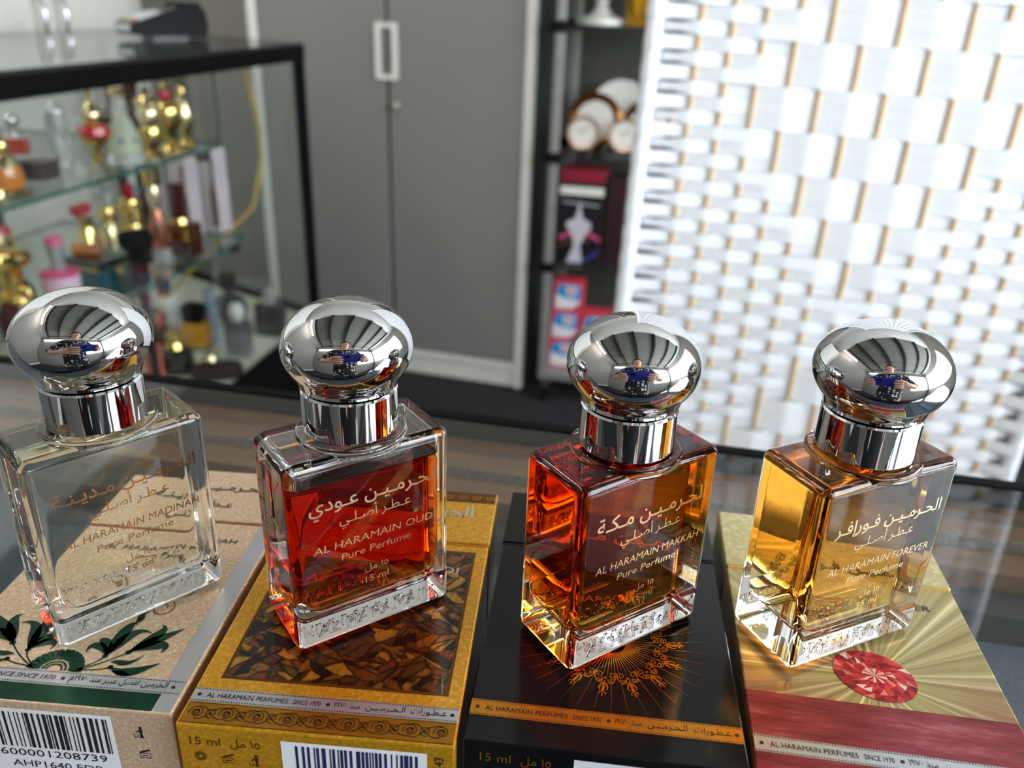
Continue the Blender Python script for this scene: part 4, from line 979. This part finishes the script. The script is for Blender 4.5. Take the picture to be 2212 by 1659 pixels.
# bottom deck
goods(SB, 'white cylinder flacon with copper sprayer on the white deck', 'bottle', (368, 720), DK, 118, [('white_body', 'offwhite', [(0, 0), (.24, 0), (.24, .66), (.20, .70), (0, .70)]), ('copper_neck', 'copper', [(0, .701), (.10, .701), (.10, .80), (0, .80)]), ('cap', 'g_dark', [(0, .801), (.12, .801), (.12, 1.0), (0, 1.0)])])
goods(SB, 'copper topped maroon flacon beside the white cylinder flacon', 'bottle', (345, 748), DK, 84, [('maroon_body', 'maroon', [(0, 0), (.30, 0), (.30, .50), (0, .55)]), ('copper_cap', 'copper', [(0, .551), (.22, .551), (.26, .75), (.12, .95), (0, 1.0)])])
goods(SB, 'squat orange flacon with black square cap on the white deck', 'bottle', (428, 752), DK, 96, [('orange_body', 'g_orange', bx(-.29, .29, -.20, .20, .07, .62, .06)), ('glass_base', 'g_clear', bx(-.30, .30, -.21, .21, 0, .069, .02)), ('black_cap', 'blackplastic', bx(-.20, .20, -.17, .17, .621, 1.0, .03))], rot=R(-8))
goods(SB, 'pale blue slender flacon behind the orange flacon', 'bottle', (462, 735), DK, 110, [('blue_body', 'bluegl', [(0, 0), (.14, 0), (.16, .3), (.12, .70), (0, .74)]), ('blue_cap', 'bluegl', [(0, .741), (.10, .741), (.10, 1.0), (0, 1.0)])])
goods(SB, 'black sphere flacon with chrome collar at the back of the deck', 'bottle', (500, 702), DK, 108, [('black_body', 'g_dark', [(0, 0), (.18, 0), (.30, .16), (.34, .34), (.28, .52), (.12, .62), (0, .62)]), ('chrome_collar', 'chrome', [(0, .621), (.14, .621), (.14, .76), (0, .76)]), ('black_cap', 'blackplastic', [(0, .761), (.17, .761), (.16, 1.0), (0, 1.0)])])
goods(SB, 'smoky grey glass flacon with white ball cap on the deck', 'bottle', (520, 766), DK, 112, [('glass_base', 'g_clear', bx(-.24, .24, -.16, .16, 0, .08, .02)), ('grey_body', 'g_grey', bx(-.23, .23, -.15, .15, .081, .66, .07)), ('neck', 'silver', [(0, .661), (.10, .661), (.10, .70), (0, .70)]), ('ball_cap', 'offwhite', [(0, .701), (.10, .701), (.15, .84), (.10, .98), (0, 1.0)])], rot=R(-10))
goods(SB, 'black block flacon with clear stopper at the right end of the deck', 'bottle', (588, 722), DK, 100, [('black_body', 'g_dark', bx(-.26, .26, -.20, .20, 0, .68, .03)), ('glass_stopper', 'g_clear', [(0, .681), (.12, .681), (.16, .82), (.08, 1.0), (0, 1.0)])], rot=R(-12))
goods(SB, 'dark green flacon with gold shoulder lying low on the deck', 'bottle', (385, 800), DK, 90, [('green_body', 'darkgreen', [(0, 0), (.34, 0), (.42, .2), (.36, .48), (.2, .58), (0, .58)]), ('gold_shoulder', 'gold', [(0, .581), (.21, .581), (.16, .70), (0, .70)]), ('gold_cap', 'gold', [(0, .701), (.14, .701), (.16, .9), (0, 1.0)])])
P, h = spot((470, 812), DK, 30)
tb = thing('oval_case', 'dark brown oval case with gold knob at the front of the deck', 'box', P, R(20))
gg = G().lathe([(0, 0), (.042, 0), (.046, .012), (.042, .026), (0, .028)], 28); gg.xf(Matrix.Diagonal((1.25, .75, 1, 1))); obj('oval_body', gg, 'brownbox', tb, smooth=40)
gg = G().lathe([(0, .0282), (.010, .0282), (.017, .038), (.012, .048), (0, .052)], 18); gg.xf(Matrix.Translation((-.012, .010, 0))); obj('gold_knob', gg, 'paledull', tb, smooth=40)
P, h = spot((338, 822), DK, 80)
o = obj('slim_carton', bbox_mesh('slim_carton', -0.016, 0.016, -0.010, 0.010, 0, 0.085, 0.001, 1), 'salmon', loc=P, rotz=R(-15)); tag(o, 'salmon pink slim carton at the left front of the deck', 'box')

# ---- card terminal on the showcase top
tp = at_z((352, 84), 0.976)
te = thing('card_terminal', 'black card payment terminal with grey keypad on the showcase top', 'card terminal', (tp.x, tp.y, 0.9762), R(50))
gg = G(); prof = [(-0.10, 0.022), (-0.095, 0.012), (-0.05, 0.008), (0.055, 0.008), (0.098, 0.002), (0.105, 0.03), (0.10, 0.072), (0.062, 0.080), (0.03, 0.076), (-0.10, 0.036)]
n_ = len(prof); w2 = 0.043
gg.add([(x, -w2, z) for x, z in prof] + [(x, w2, z) for x, z in prof], [tuple(range(n_)), tuple(range(n_, 2 * n_))[::-1]] + [(i, i + n_, (i + 1) % n_ + n_, (i + 1) % n_) for i in range(n_)])
obj('terminal_body', gg, 'blackplastic', te)
obj('foot_rest', G().box(-0.04, 0.05, -0.030, 0.030, 0.0, 0.0078), 'greyink', te)
te.scale = (0.88, 0.88, 0.88)
def slope(x): return 0.036 + (x + 0.10) * (0.076 - 0.036) / 0.13
gg = G().add([(-0.099, -0.040, slope(-0.099) + .0006), (0.028, -0.040, slope(0.028) + .0006), (0.028, 0.040, slope(0.028) + .0006), (-0.099, 0.040, slope(-0.099) + .0006)], [(0, 1, 2, 3)]); obj('grey_face', gg, 'alu', te)
gg = G().add([(0.0, -0.030, slope(0.0) + .0012), (0.024, -0.030, slope(0.024) + .0012), (0.024, 0.030, slope(0.024) + .0012), (0.0, 0.030, slope(0.0) + .0012)], [(0, 1, 2, 3)]); obj('display', gg, 'dark_gap', te)
for r_ in range(4):
    for c3 in range(3):
        x, y = -0.084 + r_ * 0.019, -0.026 + c3 * 0.026
        mt = 'whiteprint' if r_ else ('crimson', 'gold', 'green')[c3]
        k_ = G().box(-0.006, 0.006, -0.009, 0.009, 0, 0.003); k_.xf(Matrix.Translation((x, y, slope(x) + 0.001)) @ Matrix.Rotation(-math.atan2(0.040, 0.13), 4, 'Y'))
        obj('key', k_, mt, te)
obj('card_slot', G().box(-0.1016, -0.1004, -0.038, 0.038, 0.020, 0.034), 'silver', te)
obj('paper_cover', bbox_mesh('paper_cover', 0.034, 0.096, -0.036, 0.036, 0.074, 0.086, 0.004), 'blackplastic', te)

# ================================================================== GLASS TOWER
TY = R(-11)
tw = thing('display_tower', 'glass shelf tower with aluminium posts and black clips beside the cabinet', 'shelf', (0.088, 2.262, 0), TY)
TWW, TWD = 0.46, 0.30
SHZ = [0.098, 0.416, 0.714, 1.033, 1.36, 1.70]
for (x, y) in ((0, 0), (TWW, 0), (0, TWD), (TWW, TWD)):
    obj('corner_post', bbox_mesh('corner_post', x - 0.011, x + 0.011, y - 0.011, y + 0.011, 0.072, 1.75, 0.002, 1), 'alu', tw)
    for z in SHZ[1:]: obj('black_clip', bbox_mesh('black_clip', x - 0.016 + (0 if x else -0.012), x + 0.016 - (0 if not x else -0.012), y - 0.015, y + 0.015, z - 0.020, z + 0.008, 0.002, 1), 'blackplastic', tw)
    cs_ = obj('castor', G().lathe([(0.022, -0.009), (0.024, 0.0), (0.022, 0.009)], 18).xf(Matrix.Translation((x + (0.01 if x == 0 else -0.01), y, 0.0242)) @ Matrix.Rotation(pi / 2, 4, 'Y')), 'rubber', tw, smooth=40)
    obj('castor_fork', G().box(x - 0.012 + (0.01 if x == 0 else -0.01), x + 0.012 + (0.01 if x == 0 else -0.01), y - 0.012, y + 0.012, 0.0485, 0.0715), 'steel', cs_)
obj('base_tray', bbox_mesh('base_tray', -0.012, TWW + 0.012, -0.012, TWD + 0.012, 0.072, 0.098, 0.002, 1), 'alu', tw)
for z in SHZ[1:]:
    obj('glass_shelf', G().prism([(0.012, -0.006), (TWW - 0.012, -0.006), (TWW - 0.012, TWD), (0.012, TWD)], z - 0.006, z, 0, 1), ['shelfglass', 'dark_gap'], tw)
obj('back_glass', G().box(0.0112, TWW - 0.0112, TWD + 0.012, TWD + 0.017, 0.10, 1.74), pm('olive_grey_back_panel', rgb(66, 66, 57), 0.35, coat=0.2), tw)
obj('side_glass', G().box(-0.0155, -0.0115, 0.012, TWD - 0.012, 0.10, 1.74), pane_glass('tower_side_glass', (0.45, 0.5, 0.48, 1)), tw)
Mtw = Matrix.Translation((0.088, 2.262, 0)) @ Matrix.Rotation(TY, 4, 'Z')
def tl(x, y, z): return Mtw @ Vector((x, y, z + 0.0004))
# upper shelf
t = thing('crystal_vase', 'white and clear glass pedestal vase on the upper tower shelf', 'vase', tl(0.085, 0.12, SHZ[3]))
obj('pedestal', G().lathe([(0, 0), (.065, 0), (.066, .012), (.03, .022), (.014, .045), (.02, .06), (0, .06)], 28), 'offwhite', t, smooth=40)
obj('bowl', G().lathe([(0, .0602), (.02, .0602), (.05, .09), (.06, .14), (.055, .14), (.045, .095), (0, .07)], 28), 'g_clear', t, smooth=40)
t = thing('gold_vessel', 'gold ribbed vessel at the right of the upper tower shelf', 'vase', tl(0.205, 0.10, SHZ[3]))
obj('gold_body', G().lathe([(0, 0), (.055, 0), (.060, .05), (.05, .12), (.03, .15), (0, .15)], 30), pm('ribbed_gold', rgb(196, 146, 36), 0.3, 0.8, var=0.3, scale=90, stretch=(1, 1, 3)), t, smooth=40)
obj('gold_rim', G().lathe([(.028, .1502), (.04, .156), (.038, .162), (.026, .158)], 30, ring=True), 'gold', t, smooth=40)
# plates and clocks
def plate(name, label, cat, x, y, zc, r, parts, stand=True, grp='plates and clocks on the tower shelf'):
    t = thing(name, label, cat, tl(x, y, SHZ[2]), TY, grp)
    tilt = Matrix.Translation((0, 0, zc)) @ Matrix.Rotation(R(-8), 4, 'X') @ Matrix.Rotation(pi / 2, 4, 'X')
    for pn, mt, prof in parts:
        gg = G().lathe([(a * r, b2 * r) for a, b2 in prof], 36, ring=prof[0][0] > 0); gg.xf(tilt); obj(pn, gg, mt, t, smooth=40)
    for s in (-1, 1):
        obj('stand_foot', G().tube([(s * r * .45, -.025, 0.003), (s * r * .45, .03, 0.003), (s * r * .35, .045, max(.03, zc - .3 * r)), ], 0.0028, 6), 'steel', t, smooth=60)
    return t
M['browngold'] = pm('brown_gold_rim', rgb(120, 74, 22), 0.2, 0.8)
M['clockrim'] = pm('jewelled_clock_rim', rgb(196, 172, 146), 0.3, 0.7, var=0.35, scale=260)
M['face'] = pm('cream_dial', rgb(216, 210, 200), 0.4, var=0.06, scale=70)
plate('wall_plate', 'large white plate standing behind the clocks on the tower shelf', 'plate', 0.150, 0.20, 0.092, 0.088, [('plate_disc', 'offwhite', [(0, 0), (.6, 0), (1, .10), (1, .14), (.6, .05), (0, .05)]), ('silver_rim', 'silver', [(.97, .141), (1.01, .10), (1.01, .16), (.97, .16)])])
plate('wall_plate', 'cream plate with brown gold rim behind the left small clock', 'plate', 0.088, 0.12, 0.078, 0.072, [('plate_disc', 'face', [(0, 0), (.72, 0), (.72, .06), (0, .06)]), ('brown_rim', 'browngold', [(.725, -.03), (1.0, .02), (1.02, .08), (.90, .16), (.725, .08)])])
plate('wall_plate', 'brown gold rimmed plate half hidden by the woven screen', 'plate', 0.232, 0.12, 0.072, 0.070, [('plate_disc', 'face', [(0, 0), (.72, 0), (.72, .06), (0, .06)]), ('brown_rim', 'browngold', [(.725, -.03), (1.0, .02), (1.02, .08), (.90, .16), (.725, .08)])])
for (x, lab) in ((0.068, 'small round clock with cream dial, left of the two'), (0.178, 'small round clock with cream dial, beside the woven screen')):
    t = plate('table_clock', lab, 'clock', x, 0.045, 0.055, 0.043, [('case_ring', 'clockrim', [(.80, -.05), (1, 0), (1.02, .12), (.95, .22), (.80, .20)]), ('dial', 'face', [(0, 0), (.795, 0), (.795, .12), (0, .12)])])
    tilt = Matrix.Translation((0, 0, .055)) @ Matrix.Rotation(R(-8), 4, 'X') @ Matrix.Rotation(pi / 2, 4, 'X')
    for (ang, L_, nme) in ((60, .024, 'minute_hand'), (150, .016, 'hour_hand')):
        gg = G().stroke([(0, 0), (L_ * math.cos(R(ang)), L_ * math.sin(R(ang)))], .002, .0056); gg.xf(tilt); obj(nme, gg, 'ink', t)
# boxed figure
t = thing('boxed_flacon', 'black carton with silver tower flacon picture on the tower shelf', 'box', tl(0.075, 0.03, SHZ[1]), TY)
obj('carton', bbox_mesh('carton', -0.058, 0.062, 0, 0.09, 0, 0.225, 0.001, 1), 'brownbox', t)
g = G().add([(-.056, -.0004, .002), (.060, -.0004, .002), (.060, -.0004, .190), (-.056, -.0004, .190)], [(0, 1, 2, 3)]); obj('front_print', g, pm('black_print', rgb(22, 18, 26), 0.25), t)
g = G().add([(-.057, -.0005, .192), (.061, -.0005, .192), (.061, -.0005, .214), (-.057, -.0005, .214)], [(0, 1, 2, 3)]); obj('white_top_band', g, 'offwhite', t)
fp = [(-.030, .004), (.014, .004), (.010, .03), (.006, .055), (.020, .085), (.034, .105), (.030, .120), (.010, .128), (.004, .15), (.001, .175), (-.003, .175), (-.006, .15), (-.012, .128), (-.034, .118), (-.036, .105), (-.020, .085), (-.012, .055), (-.020, .03)]
g = G().add([(x, -.0009, z) for x, z in fp], [tuple(range(len(fp)))]); obj('silver_figure_print', g, pm('silver_grey_print', rgb(190, 184, 194), 0.4), t)
for (nme, mt, pts, w_) in (('magenta_arc', 'pink', [(-.055, .070), (-.02, .088), (.02, .092), (.059, .072)], .010), ('yellow_arc', 'gold', [(-.055, .045), (-.035, .060), (.02, .070), (.03, .066)], .008), ('blue_arc', 'blueink', [(.0, .008), (.03, .018), (.058, .040)], .006), ('title_line', 'silver', [(-.05, .172), (.052, .166)], .006)):
    g = G().stroke(pts, w_, 0); g.xf(Matrix.Translation((0, -.0007, 0)) @ FRONT); obj(nme, g, mt, t)
o = obj('red_carton', bbox_mesh('red_carton', -0.058, 0.062, 0, 0.09, 0, 0.034, 0.001, 1), pm('dark_red_card', rgb(130, 20, 44), 0.4), loc=tl(0.075, 0.03, SHZ[1] + 0.2255), rotz=TY); tag(o, 'flat dark red carton lying on the black flacon carton', 'box')
o = obj('maroon_carton', bbox_mesh('maroon_carton', -0.05, 0.09, 0, 0.09, 0, 0.24, 0.001, 1), pm('deep_maroon_card', rgb(44, 16, 22), 0.35), loc=tl(0.20, 0.05, SHZ[1]), rotz=TY); tag(o, 'tall deep maroon carton beside the black flacon carton', 'box')
# red and blue packs
M['packred'] = pm('red_pack', rgb(214, 62, 76), 0.45); M['packblue'] = pm('blue_pack_print', rgb(36, 140, 200), 0.4); M['packwhite'] = pm('white_pack_print', rgb(226, 224, 226), 0.4)
def pack(label, x, z, y=0.03):
    t = thing('gift_pack', label, 'box', tl(x, y, z), TY, 'red and blue packs on the lowest tower shelf')
    obj('carton', bbox_mesh('carton', -0.042, 0.042, 0, 0.06, 0, 0.088, 0.001, 1), 'packred', t)
    def pr(nme, mt, pts, k): obj(nme, G().add([(a, -.0004 - .0003 * k, b2) for a, b2 in pts], [tuple(range(len(pts)))]), mt, t)
    pr('blue_print', 'packblue', [(-.034, .026), (.034, .034), (.034, .080), (-.024, .080), (-.034, .06)], 0)
    pr('white_print', 'packwhite', [(-.036, .006), (.010, .006), (.030, .020), (.034, .033), (.0, .036), (-.036, .046)], 1)
    pr('cup_print', 'packwhite', [(-.002, .046), (.018, .044), (.024, .072), (-.008, .074)], 2)
    pr('pink_print', 'salmon', [(.002, .052), (.014, .051), (.017, .068), (-.001, .069)], 3)
    pr('green_print', 'green', [(.020, .006), (.036, .010), (.034, .024)], 4)
SZ0 = SHZ[0]
pack('bottom left red and blue pack on the tower base', 0.052, SZ0); pack('bottom right red and blue pack on the tower base', 0.140, SZ0)
pack('middle left red and blue pack of the stack, on the bottom left one', 0.054, SZ0 + 0.0886); pack('middle right red and blue pack behind the orange bottle cap', 0.143, SZ0 + 0.0886)
pack('topmost red and blue pack of the left stack in the tower', 0.058, SZ0 + 0.1772)
o = obj('gold_tin', G().lathe([(0, 0), (.04, 0), (.04, .15), (.036, .156), (0, .156)], 24), 'gold', smooth=40, loc=tl(0.255, 0.12, SZ0)); tag(o, 'gold tin on the tower base behind the packs', 'tin')

# ================================================================== WOVEN PAPER SCREEN
SY = R(-11.0)
SO = Vector((0.1196, 0.950, 0.0))
sc_ = thing('woven_screen', 'white woven paper room divider with tan sticks behind the counter', 'room divider', SO, SY)
tiltm = Matrix.Translation((0, 0, 0.76)) @ Matrix.Rotation(R(1.0), 4, 'Y') @ Matrix.Translation((0, 0, -0.76))
NS, S0, SP = 13, 0.056, 0.0322
SWID = 0.485
ZT = 1.66; RP = 0.01465
def sobj(name, g, mat, smooth=None): g.xf(tiltm); return obj(name, g, mat, sc_, smooth)
for k in range(NS): sobj('bamboo_stick', G().tube([(S0 + k * SP, 0, 0.04), (S0 + k * SP, 0, ZT)], 0.0026, 8), 'bamboo', 60)
for x in (0.009, SWID - 0.009): sobj('side_post', G().tube([(x, 0, 0.025), (x, 0, ZT + 0.01)], 0.0085, 12), 'paper', 50)
sobj('back_batten', G().box(SWID - 0.046, SWID - 0.026, 0.006, 0.018, 0.04, ZT), 'wood')
for z in (0.032, ZT + 0.0): sobj('cross_rail', G().box(0.018, SWID - 0.018, -0.007, 0.007, z - 0.007, z + 0.007), 'wood')
nrow = int((ZT - 0.05) / RP)
R0 = int((0.985 - 0.045) / RP)
rnd = random.Random(12)
for r_ in range(nrow):
    zc = 0.045 + (r_ + 0.5) * RP
    pts = []     # (s, t, halfheight)
    hh = RP * 0.492 * (1 + 0.012 * math.sin(r_ * 2.3))
    ph0 = r_ % 2
    side = -1 if ph0 else 1
    def phase(k):
        dr = ((r_ - R0 + 15) % 31) - 15
        if abs(k - 6) / 4.9 + abs(dr) / 14.5 < 1.0: return ((r_ - R0 + 3001) // 3 + k) % 2
        return (r_ + k) % 2
    A_ = 0.0026
    pts += [(-0.0005, 0.0, hh), (0.003, -side * 0.0080, hh), (0.009, -side * 0.0105, hh), (0.016, -side * 0.0085, hh), (0.022, -side * 0.004, hh * (0.95 if side > 0 else 0.62)), (0.036, -side * 0.001, hh * (0.95 if side > 0 else 0.55))]
    for k in range(NS):
        tt = -A_ if phase(k) else A_
        x = S0 + k * SP
        jit = rnd.uniform(-0.0003, 0.0003)
        pts.append((x - 0.0032, tt * 0.94, hh)); pts.append((x, tt, hh)); pts.append((x + 0.0032, tt * 0.94 + jit, hh))
    sd = side if NS % 2 else -side
    pts += [(SWID - 0.030, -sd * 0.002, hh * (0.95 if sd > 0 else 0.6)), (SWID - 0.016, -sd * 0.0085, hh), (SWID - 0.009, -sd * 0.0105, hh), (SWID - 0.003, -sd * 0.008, hh), (SWID + 0.0005, 0, hh)]
    g = G(); n_ = len(pts); th = 0.0003
    vs = []
    for (s_, t_, h_) in pts: vs += [(s_, t_ - th, zc - h_), (s_, t_ - th, zc + h_), (s_, t_ + th, zc + h_), (s_, t_ + th, zc - h_)]
    fs = [(0, 1, 2, 3), (4 * n_ - 1, 4 * n_ - 2, 4 * n_ - 3, 4 * n_ - 4)]
    for i in range(n_ - 1):
        a = 4 * i
        for q in range(4): fs.append((a + q, a + 4 + q, a + 4 + (q + 1) % 4, a + (q + 1) % 4))
    g.add(vs, fs); sobj('paper_strip', g, 'paper')

# ================================================================== PHOTOGRAPHER (seen mirrored in the caps)
def skin_mesh(name, pts, edges, mat, parent, root=0, sub=2):
    me = bpy.data.meshes.new(name); me.from_pydata([p[:3] for p in pts], edges, [])
    o = bpy.data.objects.new(name, me); COL.objects.link(o); o.parent = parent
    md = o.modifiers.new('skin', 'SKIN'); md.use_smooth_shade = True
    sv = me.skin_vertices[0].data
    for i, p in enumerate(pts):
        rr = p[3]; sv[i].radius = rr if isinstance(rr, tuple) else (rr, rr); sv[i].use_root = (i == root)
    ss = o.modifiers.new('sub', 'SUBSURF'); ss.levels = sub; ss.render_levels = sub
    me.materials.append(M[mat]); return o
pe = thing('person', 'person in black polka dot top photographing the bottles with both hands', 'person', (0.02, -0.30, 0.0))
PO = Vector((0.02, -0.30, 0.0))
phone_c = CAM - _f * 0.0075 + AX * 0.022 - AU * 0.012
def wp(v): return tuple(Vector(v) - PO)
pts = []; ed = []
def chain(start, lst):
    prev = start
    for p in lst:
        pts.append(p); i = len(pts) - 1
        if prev is not None: ed.append((prev, i))
        prev = i
    return prev
chain(None, [(0, 0, 0.93, 0.105)])
chest = chain(0, [(0, -0.01, 1.08, 0.10), (0, -0.01, 1.26, 0.11), (0, 0.0, 1.37, 0.08)])
hd = chain(chest, [(0, 0.008, 1.415, 0.046), (0, 0.018, 1.455, 0.044), (0, 0.048, 1.505, 0.060), (0, 0.052, 1.565, 0.080), (0, 0.045, 1.625, 0.070)])
for s in (-1, 1):
    hip = chain(0, [(s * 0.09, 0, 0.86, 0.088), (s * 0.095, 0.01, 0.66, 0.075), (s * 0.10, 0.02, 0.48, 0.056), (s * 0.10, 0.0, 0.28, 0.050), (s * 0.10, -0.02, 0.08, 0.036)])
    chain(hip, [(s * 0.11, 0.05, 0.035, (0.042, 0.028)), (s * 0.12, 0.13, 0.026, (0.038, 0.022))])
    grip = wp(phone_c + AX * (s * 0.088) - AU * 0.018 - _f * 0.012)
    wr = Vector(wp(phone_c + AX * (s * 0.150) - AU * 0.035 - _f * 0.045))
    arm = chain(chest, [(s * 0.16, -0.01, 1.345, 0.056), (s * 0.25, 0.0, 1.20, 0.047), (s * 0.30, 0.06, 1.07, 0.042), tuple((Vector((s * 0.30, 0.06, 1.07)) * 0.45 + wr * 0.55)) + (0.034,), tuple(wr) + (0.025,)])
    palm = chain(arm, [grip + (0.026,)])
    for j in range(4):       # fingers curl round the back of the phone case
        b_ = phone_c + AX * (s * (0.080 - 0.002 * j)) + AU * (0.012 - 0.017 * j)
        ln = (0.046, 0.050, 0.046, 0.036)[j]
        chain(palm, [wp(b_ - _f * 0.006 + AX * s * 0.008) + (0.009,), wp(b_ + _f * 0.010 + AX * s * 0.004) + (0.0085,), wp(b_ + _f * 0.014 - AX * s * ln * 0.42) + (0.008,), wp(b_ + _f * 0.0135 - AX * s * ln * 0.72) + (0.0068,)])
    b_ = phone_c + AX * (s * 0.070) - AU * 0.020
    chain(palm, [wp(b_ - _f * 0.014 + AX * s * 0.012) + (0.011,), wp(b_ - _f * 0.018 - AX * s * 0.008) + (0.0095,), wp(b_ - _f * 0.017 - AX * s * 0.026) + (0.008,)])
skin_mesh('body', pts, ed, 'skin', pe)
pt2 = []; ed2 = []
pts, ed = pt2, ed2
chain(None, [(0, 0, 0.74, 0.18)])
c2 = chain(0, [(0, 0, 0.86, 0.168), (0, -0.01, 1.0, 0.158), (0, -0.01, 1.12, 0.15), (0, -0.01, 1.26, 0.155), (0, 0.0, 1.365, 0.105)])
for s in (-1, 1): chain(c2, [(s * 0.165, -0.01, 1.345, 0.072), (s * 0.252, 0.0, 1.20, 0.063), (s * 0.295, 0.055, 1.085, 0.058), (s * 0.265, 0.12, 1.072, 0.050)])
skin_mesh('polka_dot_top', pts, ed, 'polka', pe)
pts, ed = [], []
chain(None, [(0, 0, 0.86, 0.10)])
for s in (-1, 1): chain(0, [(s * 0.085, 0, 0.76, 0.090), (s * 0.096, 0.01, 0.64, 0.088), (s * 0.10, 0.02, 0.48, 0.072), (s * 0.10, 0.0, 0.28, 0.066), (s * 0.10, -0.02, 0.10, 0.056)])
skin_mesh('trousers', pts, ed, 'trousers', pe)
# hair, face
g = G(); nl, nk = 9, 24
hv = []
for j in range(nl + 1):
    ph = pi * 0.72 * j / nl
    for k in range(nk):
        th = 2 * pi * k / nk
        x, y, z = math.sin(ph) * math.cos(th), math.sin(ph) * math.sin(th), math.cos(ph)
        lim = 0.45 * max(0.0, min(1.0, (y + 0.15) / 0.5)) - 0.4 * max(0.0, min(1.0, (0.35 - y) / 0.5))
        if z < lim:
            q = math.sqrt(max(0.0, 1 - lim * lim)) / max(1e-3, math.hypot(x, y)); x *= q; y *= q; z = lim
        hv.append((0.088 * x, 0.046 + 0.094 * y, 1.590 + 0.098 * z))
g.add(hv, [(j * nk + k, j * nk + (k + 1) % nk, (j + 1) * nk + (k + 1) % nk, (j + 1) * nk + k)[::-1] for j in range(nl) for k in range(nk)])
obj('hair', g, 'hair', pe, smooth=True)
for s in (-1, 1):
    e_ = obj('eye', G().lathe([(0, -.011), (.009, -.006), (.011, 0), (.009, .006), (0, .011)], 14), 'offwhite', pe, smooth=True, loc=(s * 0.030, 0.113, 1.572))
    obj('pupil', G().lathe([(0, -.004), (.005, 0), (0, .004)], 10), 'hair', e_, smooth=True, loc=(0, 0.0085, -0.001))
    obj('eyebrow', G().tube([(s * 0.016, 0.130, 1.594), (s * 0.034, 0.124, 1.598), (s * 0.050, 0.110, 1.592)], 0.004, 6), 'hair', pe)
    obj('ear', G().lathe([(0, -.03), (.012, -.02), (.016, .01), (.010, .028), (0, .032)], 12), 'skin', pe, smooth=True, loc=(s * 0.078, 0.045, 1.560))
obj('nose', G().tube([(0, 0.126, 1.576), (0, 0.136, 1.555), (0, 0.142, 1.541), (0, 0.124, 1.534)], [0.006, 0.009, 0.013, 0.008], 10), 'skin', pe, smooth=60)
obj('mouth', G().tube([(-0.022, 0.098, 1.510), (0, 0.110, 1.508), (0.022, 0.098, 1.510)], [0.003, 0.006, 0.003], 8), 'salmon', pe, smooth=60)
# phone
ph = thing('mobile_phone', 'phone in a blue case held up in both hands by the photographer', 'phone')
ph.matrix_world = Matrix(((AX.x, AU.x, -_f.x, phone_c.x), (AX.y, AU.y, -_f.y, phone_c.y), (AX.z, AU.z, -_f.z, phone_c.z), (0, 0, 0, 1)))
obj('blue_case', bbox_mesh('blue_case', -0.078, 0.078, -0.038, 0.038, -0.0035, 0.0045, 0.003, 3), 'phoneblue', ph)
obj('screen', G().box(-0.072, 0.072, -0.034, 0.034, 0.0046, 0.0052), 'dark_gap', ph)
obj('camera_module', bbox_mesh('camera_module', -0.034, -0.010, 0.002, 0.022, -0.0050, -0.0036, 0.0006, 1), 'blackplastic', ph)
